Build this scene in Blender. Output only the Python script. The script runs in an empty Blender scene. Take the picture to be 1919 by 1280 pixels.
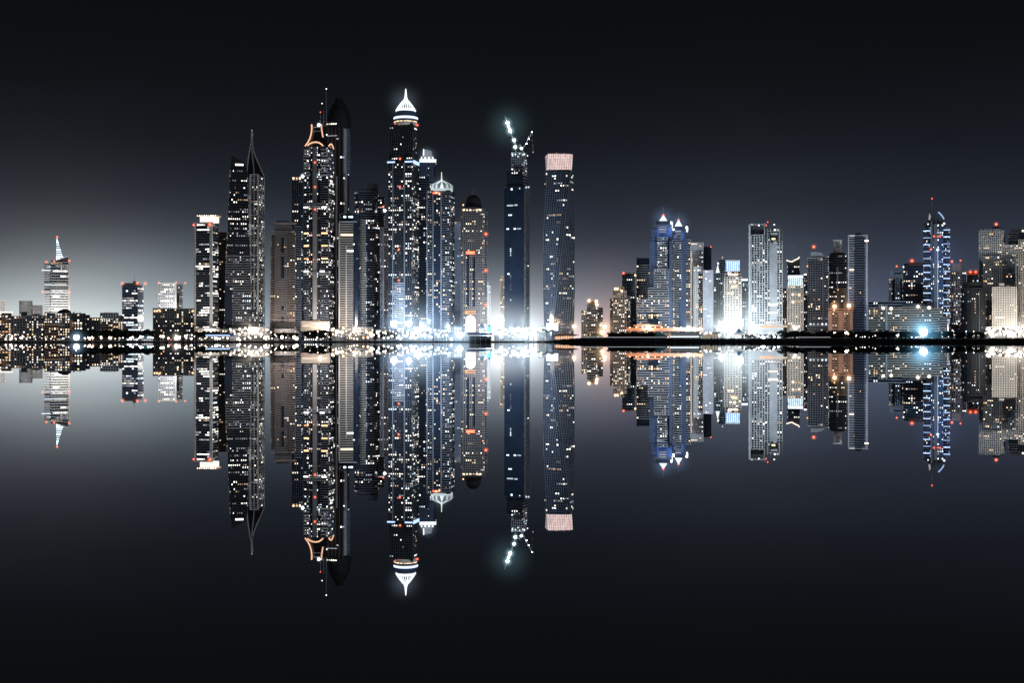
import bpy, math, random
from math import sin, cos, pi, radians, atan2, hypot, exp
random.seed(11)
R = random.random
scn = bpy.context.scene
col = scn.collection

# ------------------------------------------------------------------ camera geometry
F = 2444.4          # focal length expressed in pixels of the 1919 px wide photograph
CX, CY = 959.5, 640.0
H = 1.0             # camera height above the water
G0 = 2.2            # height of the ground behind the quay


def P(px, py, Y):
    return ((px - CX) * Y / F, Y, (CY - py) * Y / F + H)


# ------------------------------------------------------------------ materials
MATS = {}


def nodes_mat(name):
    m = bpy.data.materials.new(name)
    m.use_nodes = True
    nt = m.node_tree
    nt.nodes.clear()
    out = nt.nodes.new('ShaderNodeOutputMaterial')
    MATS[name] = m
    return m, nt, out


def surf(name, c, rough=0.7, var=0.35, scale=0.08, metal=0.0, spec=0.4, scale2=1.3):
    """painted / stone / metal surface with two octaves of weathering"""
    m, nt, out = nodes_mat(name)
    b = nt.nodes.new('ShaderNodeBsdfPrincipled')
    tc = nt.nodes.new('ShaderNodeTexCoord')
    n1 = nt.nodes.new('ShaderNodeTexNoise'); n1.inputs['Scale'].default_value = scale; n1.inputs['Detail'].default_value = 4
    n2 = nt.nodes.new('ShaderNodeTexNoise'); n2.inputs['Scale'].default_value = scale2; n2.inputs['Detail'].default_value = 2
    nt.links.new(tc.outputs['Object'], n1.inputs['Vector'])
    nt.links.new(tc.outputs['Object'], n2.inputs['Vector'])
    ad = nt.nodes.new('ShaderNodeMath'); ad.operation = 'ADD'
    nt.links.new(n1.outputs['Fac'], ad.inputs[0]); nt.links.new(n2.outputs['Fac'], ad.inputs[1])
    mr = nt.nodes.new('ShaderNodeMapRange')
    mr.inputs['From Min'].default_value = 0.6; mr.inputs['From Max'].default_value = 1.4
    mr.inputs['To Min'].default_value = 1 - var; mr.inputs['To Max'].default_value = 1 + var
    nt.links.new(ad.outputs[0], mr.inputs['Value'])
    mx = nt.nodes.new('ShaderNodeVectorMath'); mx.operation = 'SCALE'
    mx.inputs[0].default_value = c
    nt.links.new(mr.outputs[0], mx.inputs['Scale'])
    nt.links.new(mx.outputs[0], b.inputs['Base Color'])
    b.inputs['Roughness'].default_value = rough
    b.inputs['Metallic'].default_value = metal
    b.inputs['Specular IOR Level'].default_value = spec
    nt.links.new(b.outputs[0], out.inputs[0])
    return m


def emis(name, c, s, var=0.6, sample='NONE', base=(0.1, 0.1, 0.1)):
    """lit window / lamp, or floodlit surface given its own glow: brightness differs from pane to pane"""
    m, nt, out = nodes_mat(name)
    e = nt.nodes.new('ShaderNodeEmission')
    oi = nt.nodes.new('ShaderNodeObjectInfo')
    ge = nt.nodes.new('ShaderNodeNewGeometry')
    ad = nt.nodes.new('ShaderNodeMath'); ad.operation = 'ADD'
    fr = nt.nodes.new('ShaderNodeMath'); fr.operation = 'FRACT'
    nt.links.new(oi.outputs['Random'], ad.inputs[0]); nt.links.new(ge.outputs['Random Per Island'], ad.inputs[1])
    nt.links.new(ad.outputs[0], fr.inputs[0])
    mr = nt.nodes.new('ShaderNodeMapRange')
    mr.inputs['To Min'].default_value = s * (1 - var); mr.inputs['To Max'].default_value = s * (1 + var)
    nt.links.new(fr.outputs[0], mr.inputs['Value'])
    e.inputs['Color'].default_value = (*c, 1)
    nt.links.new(mr.outputs[0], e.inputs['Strength'])
    nt.links.new(e.outputs[0], out.inputs[0])
    m.cycles.emission_sampling = sample
    return m


surf('glass', (0.010, 0.014, 0.021), 0.12, 0.5, 0.05, spec=0.6)
surf('glass_navy', (0.011, 0.018, 0.034), 0.16, 0.4, 0.05, spec=0.6)
surf('glass_blue', (0.05, 0.09, 0.19), 0.2, 0.4, 0.05, spec=0.6)
surf('glass_brown', (0.03, 0.022, 0.018), 0.2, 0.4, 0.05)
surf('black', (0.008, 0.009, 0.011), 0.8, 0.4)
surf('dark', (0.055, 0.06, 0.07), 0.7, 0.4)
surf('dark_band', (0.14, 0.155, 0.185), 0.6, 0.4)
surf('grey', (0.30, 0.325, 0.365), 0.7, 0.35)
surf('pale', (0.42, 0.44, 0.47), 0.7, 0.3)
surf('white', (0.62, 0.63, 0.64), 0.6, 0.22)
surf('beige', (0.31, 0.275, 0.25), 0.75, 0.3)
surf('mauve', (0.10, 0.088, 0.088), 0.75, 0.35)
surf('brown', (0.145, 0.118, 0.112), 0.75, 0.35)
surf('cream', (0.45, 0.41, 0.355), 0.75, 0.25)
surf('blue_wall', (0.05, 0.078, 0.15), 0.6, 0.3)  # the twin towers' blue floodlight is put into this colour
surf('lilac', (0.46, 0.46, 0.54), 0.7, 0.3)
surf('rust', (0.42, 0.2, 0.12), 0.75, 0.35)  # tint of small parts; also orange and red light put into wall colour
surf('steel', (0.30, 0.31, 0.33), 0.4, 0.3, metal=0.5)
surf('rock', (0.012, 0.012, 0.013), 0.95, 0.6, 0.3, spec=0.1)
surf('soil', (0.05, 0.047, 0.043), 0.95, 0.5, 0.03, spec=0.1)
surf('quay_stone', (0.10, 0.095, 0.09), 0.9, 0.4, 0.1, spec=0.2)
surf('leaf', (0.03, 0.045, 0.028), 0.8, 0.6, 0.6, spec=0.2)
surf('leaf_dark', (0.012, 0.018, 0.018), 0.85, 0.6, 0.6, spec=0.1)
surf('bark', (0.05, 0.04, 0.03), 0.9, 0.4, 1.0)
surf('teal_canvas', (0.10, 0.34, 0.36), 0.8, 0.3, 0.4)
surf('blue_canvas', (0.30, 0.42, 0.62), 0.8, 0.25, 0.4)

emis('em_white', (1.0, 0.94, 0.84), 2.2, 0.75)
emis('em_warm', (1.0, 0.74, 0.46), 2.0, 0.75)
emis('em_cool', (0.74, 0.90, 1.0), 2.0, 0.75)
emis('em_dim', (0.85, 0.88, 0.95), 0.42, 0.8)
emis('em_dimwarm', (1.0, 0.70, 0.48), 0.5, 0.8)
emis('em_amber', (1.0, 0.50, 0.22), 2.4, 0.6)
emis('em_strip', (0.35, 0.6, 1.0), 0.7, 0.3)
emis('em_ring', (0.62, 0.74, 1.0), 1.6, 0.1)
emis('em_bluedim', (0.16, 0.34, 1.0), 0.3, 0.3)  # blue floodlight at the twin tower tops, put in as glowing panels
emis('em_rib', (0.80, 0.93, 0.95), 0.8, 0.5)  # floodlight on the ribbed dome, put in as its own glow
surf('haze_pale', (0.75, 0.74, 0.72), .9, .15)  # distance haze is put into this pale wall colour
emis('em_blue', (0.45, 0.62, 1.0), 1.5, 0.5)
emis('em_red', (1.0, 0.10, 0.05), 5.0, 0.3)
emis('em_neon', (1.0, 0.55, 0.34), 1.1, 0.1)
emis('lamp_white', (0.86, 0.95, 1.0), 16.0, 0.4)
emis('lamp_warm', (1.0, 0.80, 0.60), 10.0, 0.5)
emis('lamp_soft', (1.0, 0.86, 0.72), 3.5, 0.6)
emis('lamp_amber', (1.0, 0.58, 0.30), 9.0, 0.4)
emis('em_dome', (0.92, 0.96, 1.0), 1.5, 0.25)  # floodlight on domes and crowns, put in as their own glow
emis('em_crown', (1.0, 0.88, 0.72), 1.6, 0.2)
emis('em_shop', (1.0, 0.82, 0.62), .75, 0.98)
emis('em_shopcool', (0.82, 0.93, 1.0), 1.0, 0.95)


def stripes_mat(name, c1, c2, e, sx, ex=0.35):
    """cladding with its floodlight put in as emission: vertical fins, dark joints"""
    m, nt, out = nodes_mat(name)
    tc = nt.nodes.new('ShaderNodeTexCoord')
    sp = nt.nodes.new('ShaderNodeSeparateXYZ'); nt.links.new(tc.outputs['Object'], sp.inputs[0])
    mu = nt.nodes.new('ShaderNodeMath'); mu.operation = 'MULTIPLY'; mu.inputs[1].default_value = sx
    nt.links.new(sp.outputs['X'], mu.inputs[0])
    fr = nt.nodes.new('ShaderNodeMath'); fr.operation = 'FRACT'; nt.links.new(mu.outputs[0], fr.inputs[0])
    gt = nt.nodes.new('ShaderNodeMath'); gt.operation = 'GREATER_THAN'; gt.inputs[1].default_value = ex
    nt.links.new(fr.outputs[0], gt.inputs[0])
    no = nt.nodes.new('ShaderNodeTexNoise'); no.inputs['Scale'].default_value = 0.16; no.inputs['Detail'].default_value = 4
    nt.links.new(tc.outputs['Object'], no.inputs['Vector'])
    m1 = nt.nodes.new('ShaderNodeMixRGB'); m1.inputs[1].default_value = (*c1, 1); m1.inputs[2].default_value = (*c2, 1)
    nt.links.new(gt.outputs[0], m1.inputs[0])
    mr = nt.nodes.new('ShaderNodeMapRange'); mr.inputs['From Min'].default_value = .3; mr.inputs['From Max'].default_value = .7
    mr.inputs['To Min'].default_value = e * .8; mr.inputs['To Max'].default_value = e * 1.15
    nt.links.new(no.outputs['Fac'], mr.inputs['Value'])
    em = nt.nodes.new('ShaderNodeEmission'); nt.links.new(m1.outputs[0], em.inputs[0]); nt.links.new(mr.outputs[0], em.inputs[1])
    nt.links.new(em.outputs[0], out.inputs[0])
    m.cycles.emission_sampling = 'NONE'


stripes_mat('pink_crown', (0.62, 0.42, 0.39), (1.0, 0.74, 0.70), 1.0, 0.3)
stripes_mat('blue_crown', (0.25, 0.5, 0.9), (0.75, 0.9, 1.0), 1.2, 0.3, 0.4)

# bloom round lights, put in as a self-glowing volume sphere fading outwards
m, nt, out = nodes_mat('bloom_glow')
tc = nt.nodes.new('ShaderNodeTexCoord')
ln = nt.nodes.new('ShaderNodeVectorMath'); ln.operation = 'LENGTH'; nt.links.new(tc.outputs['Object'], ln.inputs[0])
sb = nt.nodes.new('ShaderNodeMath'); sb.operation = 'SUBTRACT'; sb.use_clamp = True; sb.inputs[0].default_value = 1.0
nt.links.new(ln.outputs['Value'], sb.inputs[1])
pw = nt.nodes.new('ShaderNodeMath'); pw.operation = 'POWER'; pw.inputs[1].default_value = 3.0; nt.links.new(sb.outputs[0], pw.inputs[0])
oi = nt.nodes.new('ShaderNodeObjectInfo')
mu = nt.nodes.new('ShaderNodeMath'); mu.operation = 'MULTIPLY'
nt.links.new(pw.outputs[0], mu.inputs[0]); nt.links.new(oi.outputs['Alpha'], mu.inputs[1])
em = nt.nodes.new('ShaderNodeEmission'); nt.links.new(oi.outputs['Color'], em.inputs[0]); nt.links.new(mu.outputs[0], em.inputs[1])
nt.links.new(em.outputs[0], out.inputs['Volume'])

# still water: a mirror
m, nt, out = nodes_mat('still_water')
g = nt.nodes.new('ShaderNodeBsdfGlossy'); g.inputs['Roughness'].default_value = 0.0
g.inputs['Color'].default_value = (0.93, 0.94, 0.955, 1)
nt.links.new(g.outputs[0], out.inputs[0])


# ------------------------------------------------------------------ mesh building
class MB:
    def __init__(s): s.v = []; s.f = []; s.m = []; s.cur = 0

    def poly_prism(s, lo, hi, cap=True):
        n = len(lo); b = len(s.v); s.v += lo + hi
        for i in range(n):
            j = (i + 1) % n
            s.f.append((b + i, b + j, b + n + j, b + n + i)); s.m.append(s.cur)
        if cap:
            s.f.append(tuple(b + n + i for i in range(n))); s.m.append(s.cur)
            s.f.append(tuple(b + n - 1 - i for i in range(n))); s.m.append(s.cur)

    def prism(s, poly, z0, z1): s.poly_prism([(x, y, z0) for x, y in poly], [(x, y, z1) for x, y in poly])

    def box(s, x0, x1, y0, y1, z0, z1):
        s.prism([(x0, y0), (x1, y0), (x1, y1), (x0, y1)], z0, z1)

    def obox(s, cx, cy, ang, w, d, z0, z1):
        c, n = cos(ang), sin(ang)
        s.prism([(cx + a * c - b * n, cy + a * n + b * c) for a, b in
                 ((-w / 2, -d / 2), (w / 2, -d / 2), (w / 2, d / 2), (-w / 2, d / 2))], z0, z1)

    def plate(s, pts, y0, y1):
        """polygon in x-z given counter-clockwise seen from the front, extruded along y"""
        a = sum(pts[i][0] * pts[(i + 1) % len(pts)][1] - pts[(i + 1) % len(pts)][0] * pts[i][1] for i in range(len(pts)))
        if a < 0: pts = pts[::-1]
        n = len(pts); b = len(s.v)
        s.v += [(x, y0, z) for x, z in pts] + [(x, y1, z) for x, z in pts]
        s.f.append(tuple(b + i for i in range(n))); s.m.append(s.cur)
        s.f.append(tuple(b + n + n - 1 - i for i in range(n))); s.m.append(s.cur)
        for i in range(n):
            j = (i + 1) % n
            s.f.append((b + j, b + i, b + n + i, b + n + j)); s.m.append(s.cur)

    def lathe(s, cx, cy, prof, seg=20):
        b = len(s.v); n = len(prof)
        for r, z in prof:
            for k in range(seg):
                a = 2 * pi * k / seg
                s.v.append((cx + r * cos(a), cy + r * sin(a), z))
        for i in range(n - 1):
            for k in range(seg):
                k2 = (k + 1) % seg
                s.f.append((b + i * seg + k, b + i * seg + k2, b + (i + 1) * seg + k2, b + (i + 1) * seg + k)); s.m.append(s.cur)
        s.f.append(tuple(b + seg - 1 - k for k in range(seg))); s.m.append(s.cur)
        s.f.append(tuple(b + (n - 1) * seg + k for k in range(seg))); s.m.append(s.cur)

    def tube(s, pts, r, seg=6, r1=None):
        n = len(pts); b = len(s.v)
        for i, p in enumerate(pts):
            q0 = pts[max(i - 1, 0)]; q1 = pts[min(i + 1, n - 1)]
            d = [q1[k] - q0[k] for k in range(3)]; L = hypot(*d) or 1; d = [c / L for c in d]
            u = (0, 1, 0) if abs(d[1]) < 0.9 else (1, 0, 0)
            a = (d[1] * u[2] - d[2] * u[1], d[2] * u[0] - d[0] * u[2], d[0] * u[1] - d[1] * u[0])
            L = hypot(*a); a = [c / L for c in a]
            e = (d[1] * a[2] - d[2] * a[1], d[2] * a[0] - d[0] * a[2], d[0] * a[1] - d[1] * a[0])
            rr = r if r1 is None else r + (r1 - r) * i / (n - 1)
            for k in range(seg):
                t = 2 * pi * k / seg
                s.v.append(tuple(p[j] + rr * (a[j] * cos(t) + e[j] * sin(t)) for j in range(3)))
        for i in range(n - 1):
            for k in range(seg):
                k2 = (k + 1) % seg
                s.f.append((b + i * seg + k, b + i * seg + k2, b + (i + 1) * seg + k2, b + (i + 1) * seg + k)); s.m.append(s.cur)
        s.f.append(tuple(b + seg - 1 - k for k in range(seg))); s.m.append(s.cur)
        s.f.append(tuple(b + (n - 1) * seg + k for k in range(seg))); s.m.append(s.cur)

    def sphere(s, c, r, seg=10, rings=6):
        prof = [(max(r * sin(pi * i / rings), 0.001), c[2] - r * cos(pi * i / rings)) for i in range(rings + 1)]
        s.lathe(c[0], c[1], prof, seg)

    def quad(s, a, b_, c, d):
        b = len(s.v); s.v += [a, b_, c, d]; s.f.append((b, b + 1, b + 2, b + 3)); s.m.append(s.cur)

    def mesh(s, name, mats):
        me = bpy.data.meshes.new(name)
        me.from_pydata(s.v, [], s.f)
        for mm in (mats if isinstance(mats, (list, tuple)) else [mats]): me.materials.append(MATS[mm])
        if isinstance(mats, (list, tuple)) and len(mats) > 1: me.polygons.foreach_set('material_index', s.m)
        me.update()
        return me

    def build(s, name, mats, parent=None):
        o = bpy.data.objects.new(name, s.mesh(name, mats)); col.objects.link(o)
        if parent: o.parent = parent
        return o


def tag(o, label=None, cat=None, group=None, kind=None):
    if label: o['label'] = label
    if cat: o['category'] = cat
    if group: o['group'] = group
    if kind: o['kind'] = kind
    return o


def empty(name, loc, rz, label, cat, group=None):
    o = bpy.data.objects.new(name, None); col.objects.link(o)
    o.location = loc; o.rotation_euler = (0, 0, rz); o.empty_display_size = 2
    return tag(o, label, cat, group)


def copy_tree(o, parent=None):
    c = o.copy(); col.objects.link(c); c.parent = parent
    for ch in [x for x in o.children]: copy_tree(ch, c)
    return c


_bloom = None


def bloom(parent, c, r, colr, k):
    """bloom round a light, put in as a self-glowing sphere"""
    global _bloom
    if _bloom is None:
        b = MB(); b.sphere((0, 0, 0), 1.0, 16, 10); _bloom = b.mesh('glow', 'bloom_glow')
    o = bpy.data.objects.new('glow', _bloom); col.objects.link(o)
    o.location = c; o.scale = (r, r, r); o.color = (*colr, k / r)
    if parent: o.parent = parent
    return o


def offset(poly, d):
    n = len(poly); out = []
    for i in range(n):
        p0, p1, p2 = poly[i - 1], poly[i], poly[(i + 1) % n]
        e1 = (p1[0] - p0[0], p1[1] - p0[1]); e2 = (p2[0] - p1[0], p2[1] - p1[1])
        l1 = hypot(*e1) or 1; l2 = hypot(*e2) or 1
        n1 = (e1[1] / l1, -e1[0] / l1); n2 = (e2[1] / l2, -e2[0] / l2)
        k = max(1 + n1[0] * n2[0] + n1[1] * n2[1], 0.3)
        out.append((p1[0] + d * (n1[0] + n2[0]) / k, p1[1] + d * (n1[1] + n2[1]) / k))
    return out


PAL = {
    'mix': (('em_white', 4), ('em_warm', 1.2), ('em_cool', 1.6), ('em_dim', 5), ('em_dimwarm', 2)),
    'cool': (('em_white', 3), ('em_cool', 4), ('em_dim', 3)),
    'white': (('em_white', 6), ('em_cool', 1), ('em_dim', 5), ('em_dimwarm', 1)),
    'warm': (('em_white', 3), ('em_warm', 4), ('em_amber', .6), ('em_dimwarm', 2)),
    'amber': (('em_white', 4), ('em_warm', 4), ('em_amber', 1.0), ('em_dimwarm', 2)),
    'blue': (('em_blue', 3), ('em_white', 3), ('em_cool', 2), ('em_dim', 2)),
    'dim': (('em_dim', 5), ('em_white', 1), ('em_dimwarm', 2)),
}


def pick(p):
    t = sum(w for _, w in PAL[p]); x = R() * t
    for n, w in PAL[p]:
        x -= w
        if x <= 0: return n
    return PAL[p][0][0]


_win = {}


def win_mesh(mat):
    if mat not in _win:
        b = MB(); b.box(-.5, .5, -.5, .5, -.5, .5); _win[mat] = b.mesh('window', mat)
    return _win[mat]


WCAP = 100


class Tower:
    def __init__(s, name, label, cx, D, theta=0, cat='tower', group=None, g=G0):
        s.cx, s.D, s.th = cx, D, radians(theta)
        s.phi = atan2(cx - CX, F)
        s.k = D / F * cos(s.phi); s.kz = D / F; s.g = g
        X, Y, _ = P(cx, 640, D)
        s.root = empty(name, (X, Y, g), -s.phi + s.th, label, cat, group)
        s.w = []

    def U(s, px): return (px - s.cx) * s.k / cos(s.th)

    def Z(s, py): return max((CY - py) * s.kz + H - s.g, 0.0)

    def L(s, px, py, y=0): return (s.U(px), y, s.Z(py))

    def box(s, name, x0, x1, yt, yb, y0, y1, mat, parent=None):
        b = MB(); b.box(s.U(x0), s.U(x1), y0, y1, s.Z(yb), s.Z(yt))
        return b.build(name, mat, parent or s.root)

    def boxes(s, name, lst, mat, parent=None):
        for x0, x1, yt, yb, y0, y1 in lst: o = s.box(name, x0, x1, yt, yb, y0, y1, mat, parent)
        return o

    def plate(s, name, pts, y0, y1, mat, parent=None):
        b = MB(); b.plate([(s.U(x), s.Z(y)) for x, y in pts], y0, y1)
        return b.build(name, mat, parent or s.root)

    def lathe(s, name, px, prof, mat, y=15, seg=24, parent=None):
        b = MB(); b.lathe(s.U(px), y, [(max(r * s.k, .02), s.Z(py)) for r, py in prof], seg)
        return b.build(name, mat, parent or s.root)

    def tube(s, name, pts, r, mat, y=10, parent=None, r1=None):
        b = MB(); b.tube([s.L(px, py, y) for px, py in pts], r, 6, r1)
        return b.build(name, mat, parent or s.root)

    def lamp(s, px, py, y=-1, r=1.4, mat='em_red', glow=6.0, gc=(1, .16, .08), gk=1.6, name='beacon'):
        if mat == 'em_red': r *= .72; glow *= .62
        b = MB(); b.sphere((0, 0, 0), r, 8, 6)
        o = b.build(name, mat, s.root); o.location = s.L(px, py, y)
        if glow:
            gl = bloom(s.root, (0, 0, 0), glow, gc, gk); gl.parent = o
        return o

    # one volume of the building: dark core, floor bands, piers and lit windows
    def block(s, x0, x1, yt, yb=640, yf=0.0, dep=32.0, side=None, shape='box', ch=5.0, x0b=None, x1b=None,
              wall='grey', core='glass', fh=4.05, bay=3.7, band=1.0, proud=0.45, pier=0.0, lit=0.10, pal='mix',
              run=1.6, name='shaft', twist=0.0, twist0=0.0, parapet=1.2, rows=None, wfill=0.82, every=1):
        if side: dep = side * s.k / abs(sin(s.th))
        a0, a1 = s.U(x0), s.U(x1)
        b0 = s.U(x0b) if x0b is not None else a0
        b1 = s.U(x1b) if x1b is not None else a1
        z0, z1 = s.Z(yb), s.Z(yt)

        def shp(l, r):
            w = r - l
            if shape == 'box': return [(l, yf), (r, yf), (r, yf + dep), (l, yf + dep)]
            if shape == 'oct':
                c = min(ch, w * .3, dep * .3)
                return [(l + c, yf), (r - c, yf), (r, yf + c), (r, yf + dep - c), (r - c, yf + dep), (l + c, yf + dep), (l, yf + dep - c), (l, yf + c)]
            if shape == 'bow':
                n = 7; pts = []
                for i in range(n):
                    t = i / (n - 1); pts.append((l + w * t, yf + ch * (1 - sin(pi * t))))
                return pts + [(r, yf + ch + dep), (l, yf + ch + dep)]
            n = 18
            return [((l + r) / 2 + w / 2 * cos(2 * pi * i / n - pi), yf + dep / 2 + dep / 2 * sin(2 * pi * i / n - pi)) for i in range(n)]

        def at(z):
            t = (z1 - z) / max(z1 - z0, .1)
            p = shp(a0 + (b0 - a0) * t, a1 + (b1 - a1) * t)
            if twist or twist0:
                q = twist0 + twist * (1 - t); cxm = sum(v[0] for v in p) / len(p); cym = sum(v[1] for v in p) / len(p)
                p = [(cxm + (x - cxm) * cos(q) - (y - cym) * sin(q), cym + (x - cxm) * sin(q) + (y - cym) * cos(q)) for x, y in p]
            return p
        nfl = max(int(round((z1 - z0) / fh)), 1); fh = (z1 - z0) / nfl
        b = MB()
        steps = nfl if twist else (1)
        for i in range(steps):
            za = z0 + (z1 - z0) * i / steps; zb = z0 + (z1 - z0) * (i + 1) / steps
            b.poly_prism([(x, y, za) for x, y in at(za)], [(x, y, zb) for x, y in at(zb)])
        sh = b.build(name, core, s.root)
        # bands
        if band > 0:
            b = MB()
            for i in range(0, nfl + 1, every):
                zc = z0 + i * fh; pl = offset(at(min(zc, z1)), proud)
                hgt = parapet if i == nfl else band
                b.prism(pl, zc - band * .35 + .003 * (i % 2), zc - band * .35 + hgt)
            b.build('balcony_bands' if proud > .3 else 'floor_bands', wall, sh)
        base = at(z0); top = at(z1); n = len(base)
        if pier > 0:
            b = MB(); pr = proud * .82 if band > 0 else .35
            for e in range(n):
                p, q = base[e], base[(e + 1) % n]; P2, Q2 = top[e], top[(e + 1) % n]
                L = hypot(q[0] - p[0], q[1] - p[1])
                nx, ny = (q[1] - p[1]) / L, -(q[0] - p[0]) / L
                if ny > .35: continue
                nb = max(int(round(L / bay)), 1)
                st = nfl if twist else 1
                for i in range(nb + 1):
                    t = i / nb
                    for j in range(st):
                        za = z0 + (z1 - z0) * j / st; zb = z0 + (z1 - z0) * (j + 1) / st
                        lo_p, hi_p = at(za), at(zb)
                        lo = []; hi = []
                        for pp, acc, zz in ((lo_p, lo, za), (hi_p, hi, zb)):
                            A, B = pp[e], pp[(e + 1) % n]; l_ = hypot(B[0] - A[0], B[1] - A[1]) or 1
                            tx, ty = (B[0] - A[0]) / l_, (B[1] - A[1]) / l_; ox, oy = ty, -tx
                            c0, c1 = A[0] + (B[0] - A[0]) * t, A[1] + (B[1] - A[1]) * t
                            hw = pier / 2
                            for sa, sb_ in ((-hw, pr), (-hw, -.3), (hw, -.3), (hw, pr)):
                                acc.append((c0 + tx * sa + ox * sb_, c1 + ty * sa + oy * sb_, zz))
                        lo = [lo[0], lo[3], lo[2], lo[1]]; hi = [hi[0], hi[3], hi[2], hi[1]]
                        b.poly_prism(lo, hi)
            b.build('piers', wall, sh)
        # lit windows
        if lit > 0:
            for j in range(nfl):
                zc = z0 + j * fh; rr = (rows[j % len(rows)] if rows else 1.0)
                pl = at(zc + fh / 2)
                for e in range(n):
                    A, B = pl[e], pl[(e + 1) % n]; l_ = hypot(B[0] - A[0], B[1] - A[1])
                    if l_ < 1.5: continue
                    tx, ty = (B[0] - A[0]) / l_, (B[1] - A[1]) / l_; ox, oy = ty, -tx
                    if oy > .35: continue
                    nb = max(int(round(l_ / bay)), 1); bw = l_ / nb
                    pr = 1.45 * lit * rr * (R() ** 1.3) * 2.2 / run; i = 0
                    while i < nb:
                        if R() < pr:
                            m_ = pick(pal); ln_ = 1
                            while R() < 1 - 1 / run: ln_ += 1
                            for q in range(ln_):
                                if i >= nb: break
                                u = (i + .5) * bw
                                hh = (fh - band) * (.42 + .38 * R()) if band > 0 else fh * .55
                                zz = zc + band * .65 + (fh - band) * .5
                                s.w.append((A[0] + tx * u + ox * .06, A[1] + ty * u + oy * .06, zz, atan2(ty, tx),
                                            max(min(bw * (wfill if run > 3 else .30 + .32 * R()), bw - pier - .15), .5), hh, m_, -oy))
                                i += 1
                            i += 1 if R() < .5 else 0
                        else: i += 1
        return sh

    def win(s, px, py, w, h, mat, y=0.0):
        """a single lit window or strip given in picture units"""
        s.w.append((s.U(px), y - .08, s.Z(py), 0.0, w * s.k, h * s.kz, mat, 2))

    def done(s):
        w = s.w; random.shuffle(w)
        w.sort(key=lambda q: -(q[4] * q[5] * max(q[7], .05) * (0.4 if 'dim' in q[6] else 1)))
        for (x, y, z, a, ww, hh, m_, _) in w[:WCAP]:
            o = bpy.data.objects.new('window', win_mesh(m_)); col.objects.link(o); o.parent = s.root
            o.location = (x, y, z); o.rotation_euler = (0, 0, a); o.scale = (ww, .3, hh)
        if len(w) > WCAP:
            ms = sorted({q[6] for q in w[WCAP:]}); b = MB()
            for (x, y, z, a, ww, hh, m_, _) in w[WCAP:]:
                b.cur = ms.index(m_); b.obox(x, y, a, ww, .3, z - hh / 2, z + hh / 2)
            tag(b.build('windows', ms, s.root), kind='stuff')


TOW = []


def tower(*a, **k):
    t = Tower(*a, **k); TOW.append(t); return t


RED = 'em_red'
# ================================================================== left end: low resort blocks
RG = 'low resort blocks on the left shore'
t = tower('hotel_block', 'warm lit low hotel with arched front at the far left edge of the shore', 4, 2180, cat='hotel')
t.block(-14, 21, 586, 640, 0, 24, wall='beige', core='glass_brown', fh=4.2, bay=4.5, pier=1.2, lit=.75, pal='amber', run=2)
t.boxes('roof_lights', [(-14, 24, 584, 586.2, -1.5, 1)], 'em_crown')
t.plate('arch', [(3, 606), (3, 597), (5, 594), (8, 592), (11, 594), (13, 597), (13, 606)], -1.4, -.6, 'rust')
t.done()
t = tower('hotel_block', 'grey low hotel with a square roof tower, second block from the left', 36, 2200, cat='hotel')
t.block(21, 58, 593, 640, 0, 22, wall='grey', core='glass', fh=4, bay=4.2, pier=.8, lit=.3, pal='amber')
t.block(40, 51, 585, 593, 3, 12, wall='grey', lit=0, name='roof_tower', band=.6)
t.boxes('cornice', [(38.5, 52.5, 584, 585.6, 1.5, 17)], 'beige')
t.done()
t = tower('hotel_block', 'low hotel with upright columns of amber windows left of the domed hotel', 68, 2190, cat='hotel')
t.block(50, 86, 592, 640, 0, 22, wall='grey', core='glass', fh=4, bay=4.0, pier=.7, lit=.5, pal='amber', run=2)
t.plate('gable', [(50, 592), (68, 588), (86, 592)], .6, 20, 'dark')
t.done()
t = tower('domed_hotel', 'dark low hotel with a black round dome on its roof and amber windows', 108, 2170, cat='hotel')
t.block(84, 131, 587, 640, 0, 26, wall='dark_band', core='glass_brown', fh=4.2, bay=4.0, pier=1.1, lit=.62, pal='amber', run=2.2, band=1.2)
t.block(86, 110, 609, 640, -4, 4.5, wall='rust', core='glass_brown', lit=.4, pal='amber', fh=4.4, name='arcade')
t.lathe('dome', 121, [(13, 588), (13, 585.5), (12, 583), (9, 581), (5, 579.8), (.5, 579.4)], 'black', y=12)
t.boxes('awning', [(86, 121, 608.4, 609.6, -5, -.6)], 'em_dimwarm')
t.done()
t = tower('hotel_block', 'dark low hotel with a rust lit left wall right of the black dome', 148, 2190, cat='hotel')
t.block(128, 160, 588, 640, 0, 24, wall='dark', core='black', fh=4.4, bay=4.2, pier=1.4, lit=.32, pal='amber', run=1.8)
t.boxes('side_wall', [(128.6, 136, 600, 636, -1.2, -.6)], 'rust')  # orange light on this wall is put into its colour
t.boxes('roof_plant', [(137, 140, 584.5, 587.4, 4, 8), (143, 146, 586, 587.4, 4, 8), (149, 151, 585, 587.4, 4, 8)], 'black')
t.tube('roof_mast', [(150, 588), (150, 583)], .25, 'steel')
t.done()
t = tower('hotel_block', 'stepped dark low block with two rows of slanting amber windows', 172, 2200, cat='hotel')
t.block(157, 168, 591, 640, 1, 20, wall='dark', core='black', fh=4.4, bay=4, pier=1.3, lit=.3, pal='amber')
t.block(167, 190, 596, 640, 0, 22, wall='dark_band', core='black', fh=4.6, bay=3.8, pier=1.2, lit=.55, pal='amber', run=2)
t.done()
t = tower('hotel_block', 'low grey block with a flat eave and a bright cluster of lit rooms', 206, 2200, cat='hotel')
t.block(188, 222, 587, 640, 0, 24, wall='grey', core='glass', fh=4.2, bay=4, pier=1.1, lit=.3, pal='warm', run=2)
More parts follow.
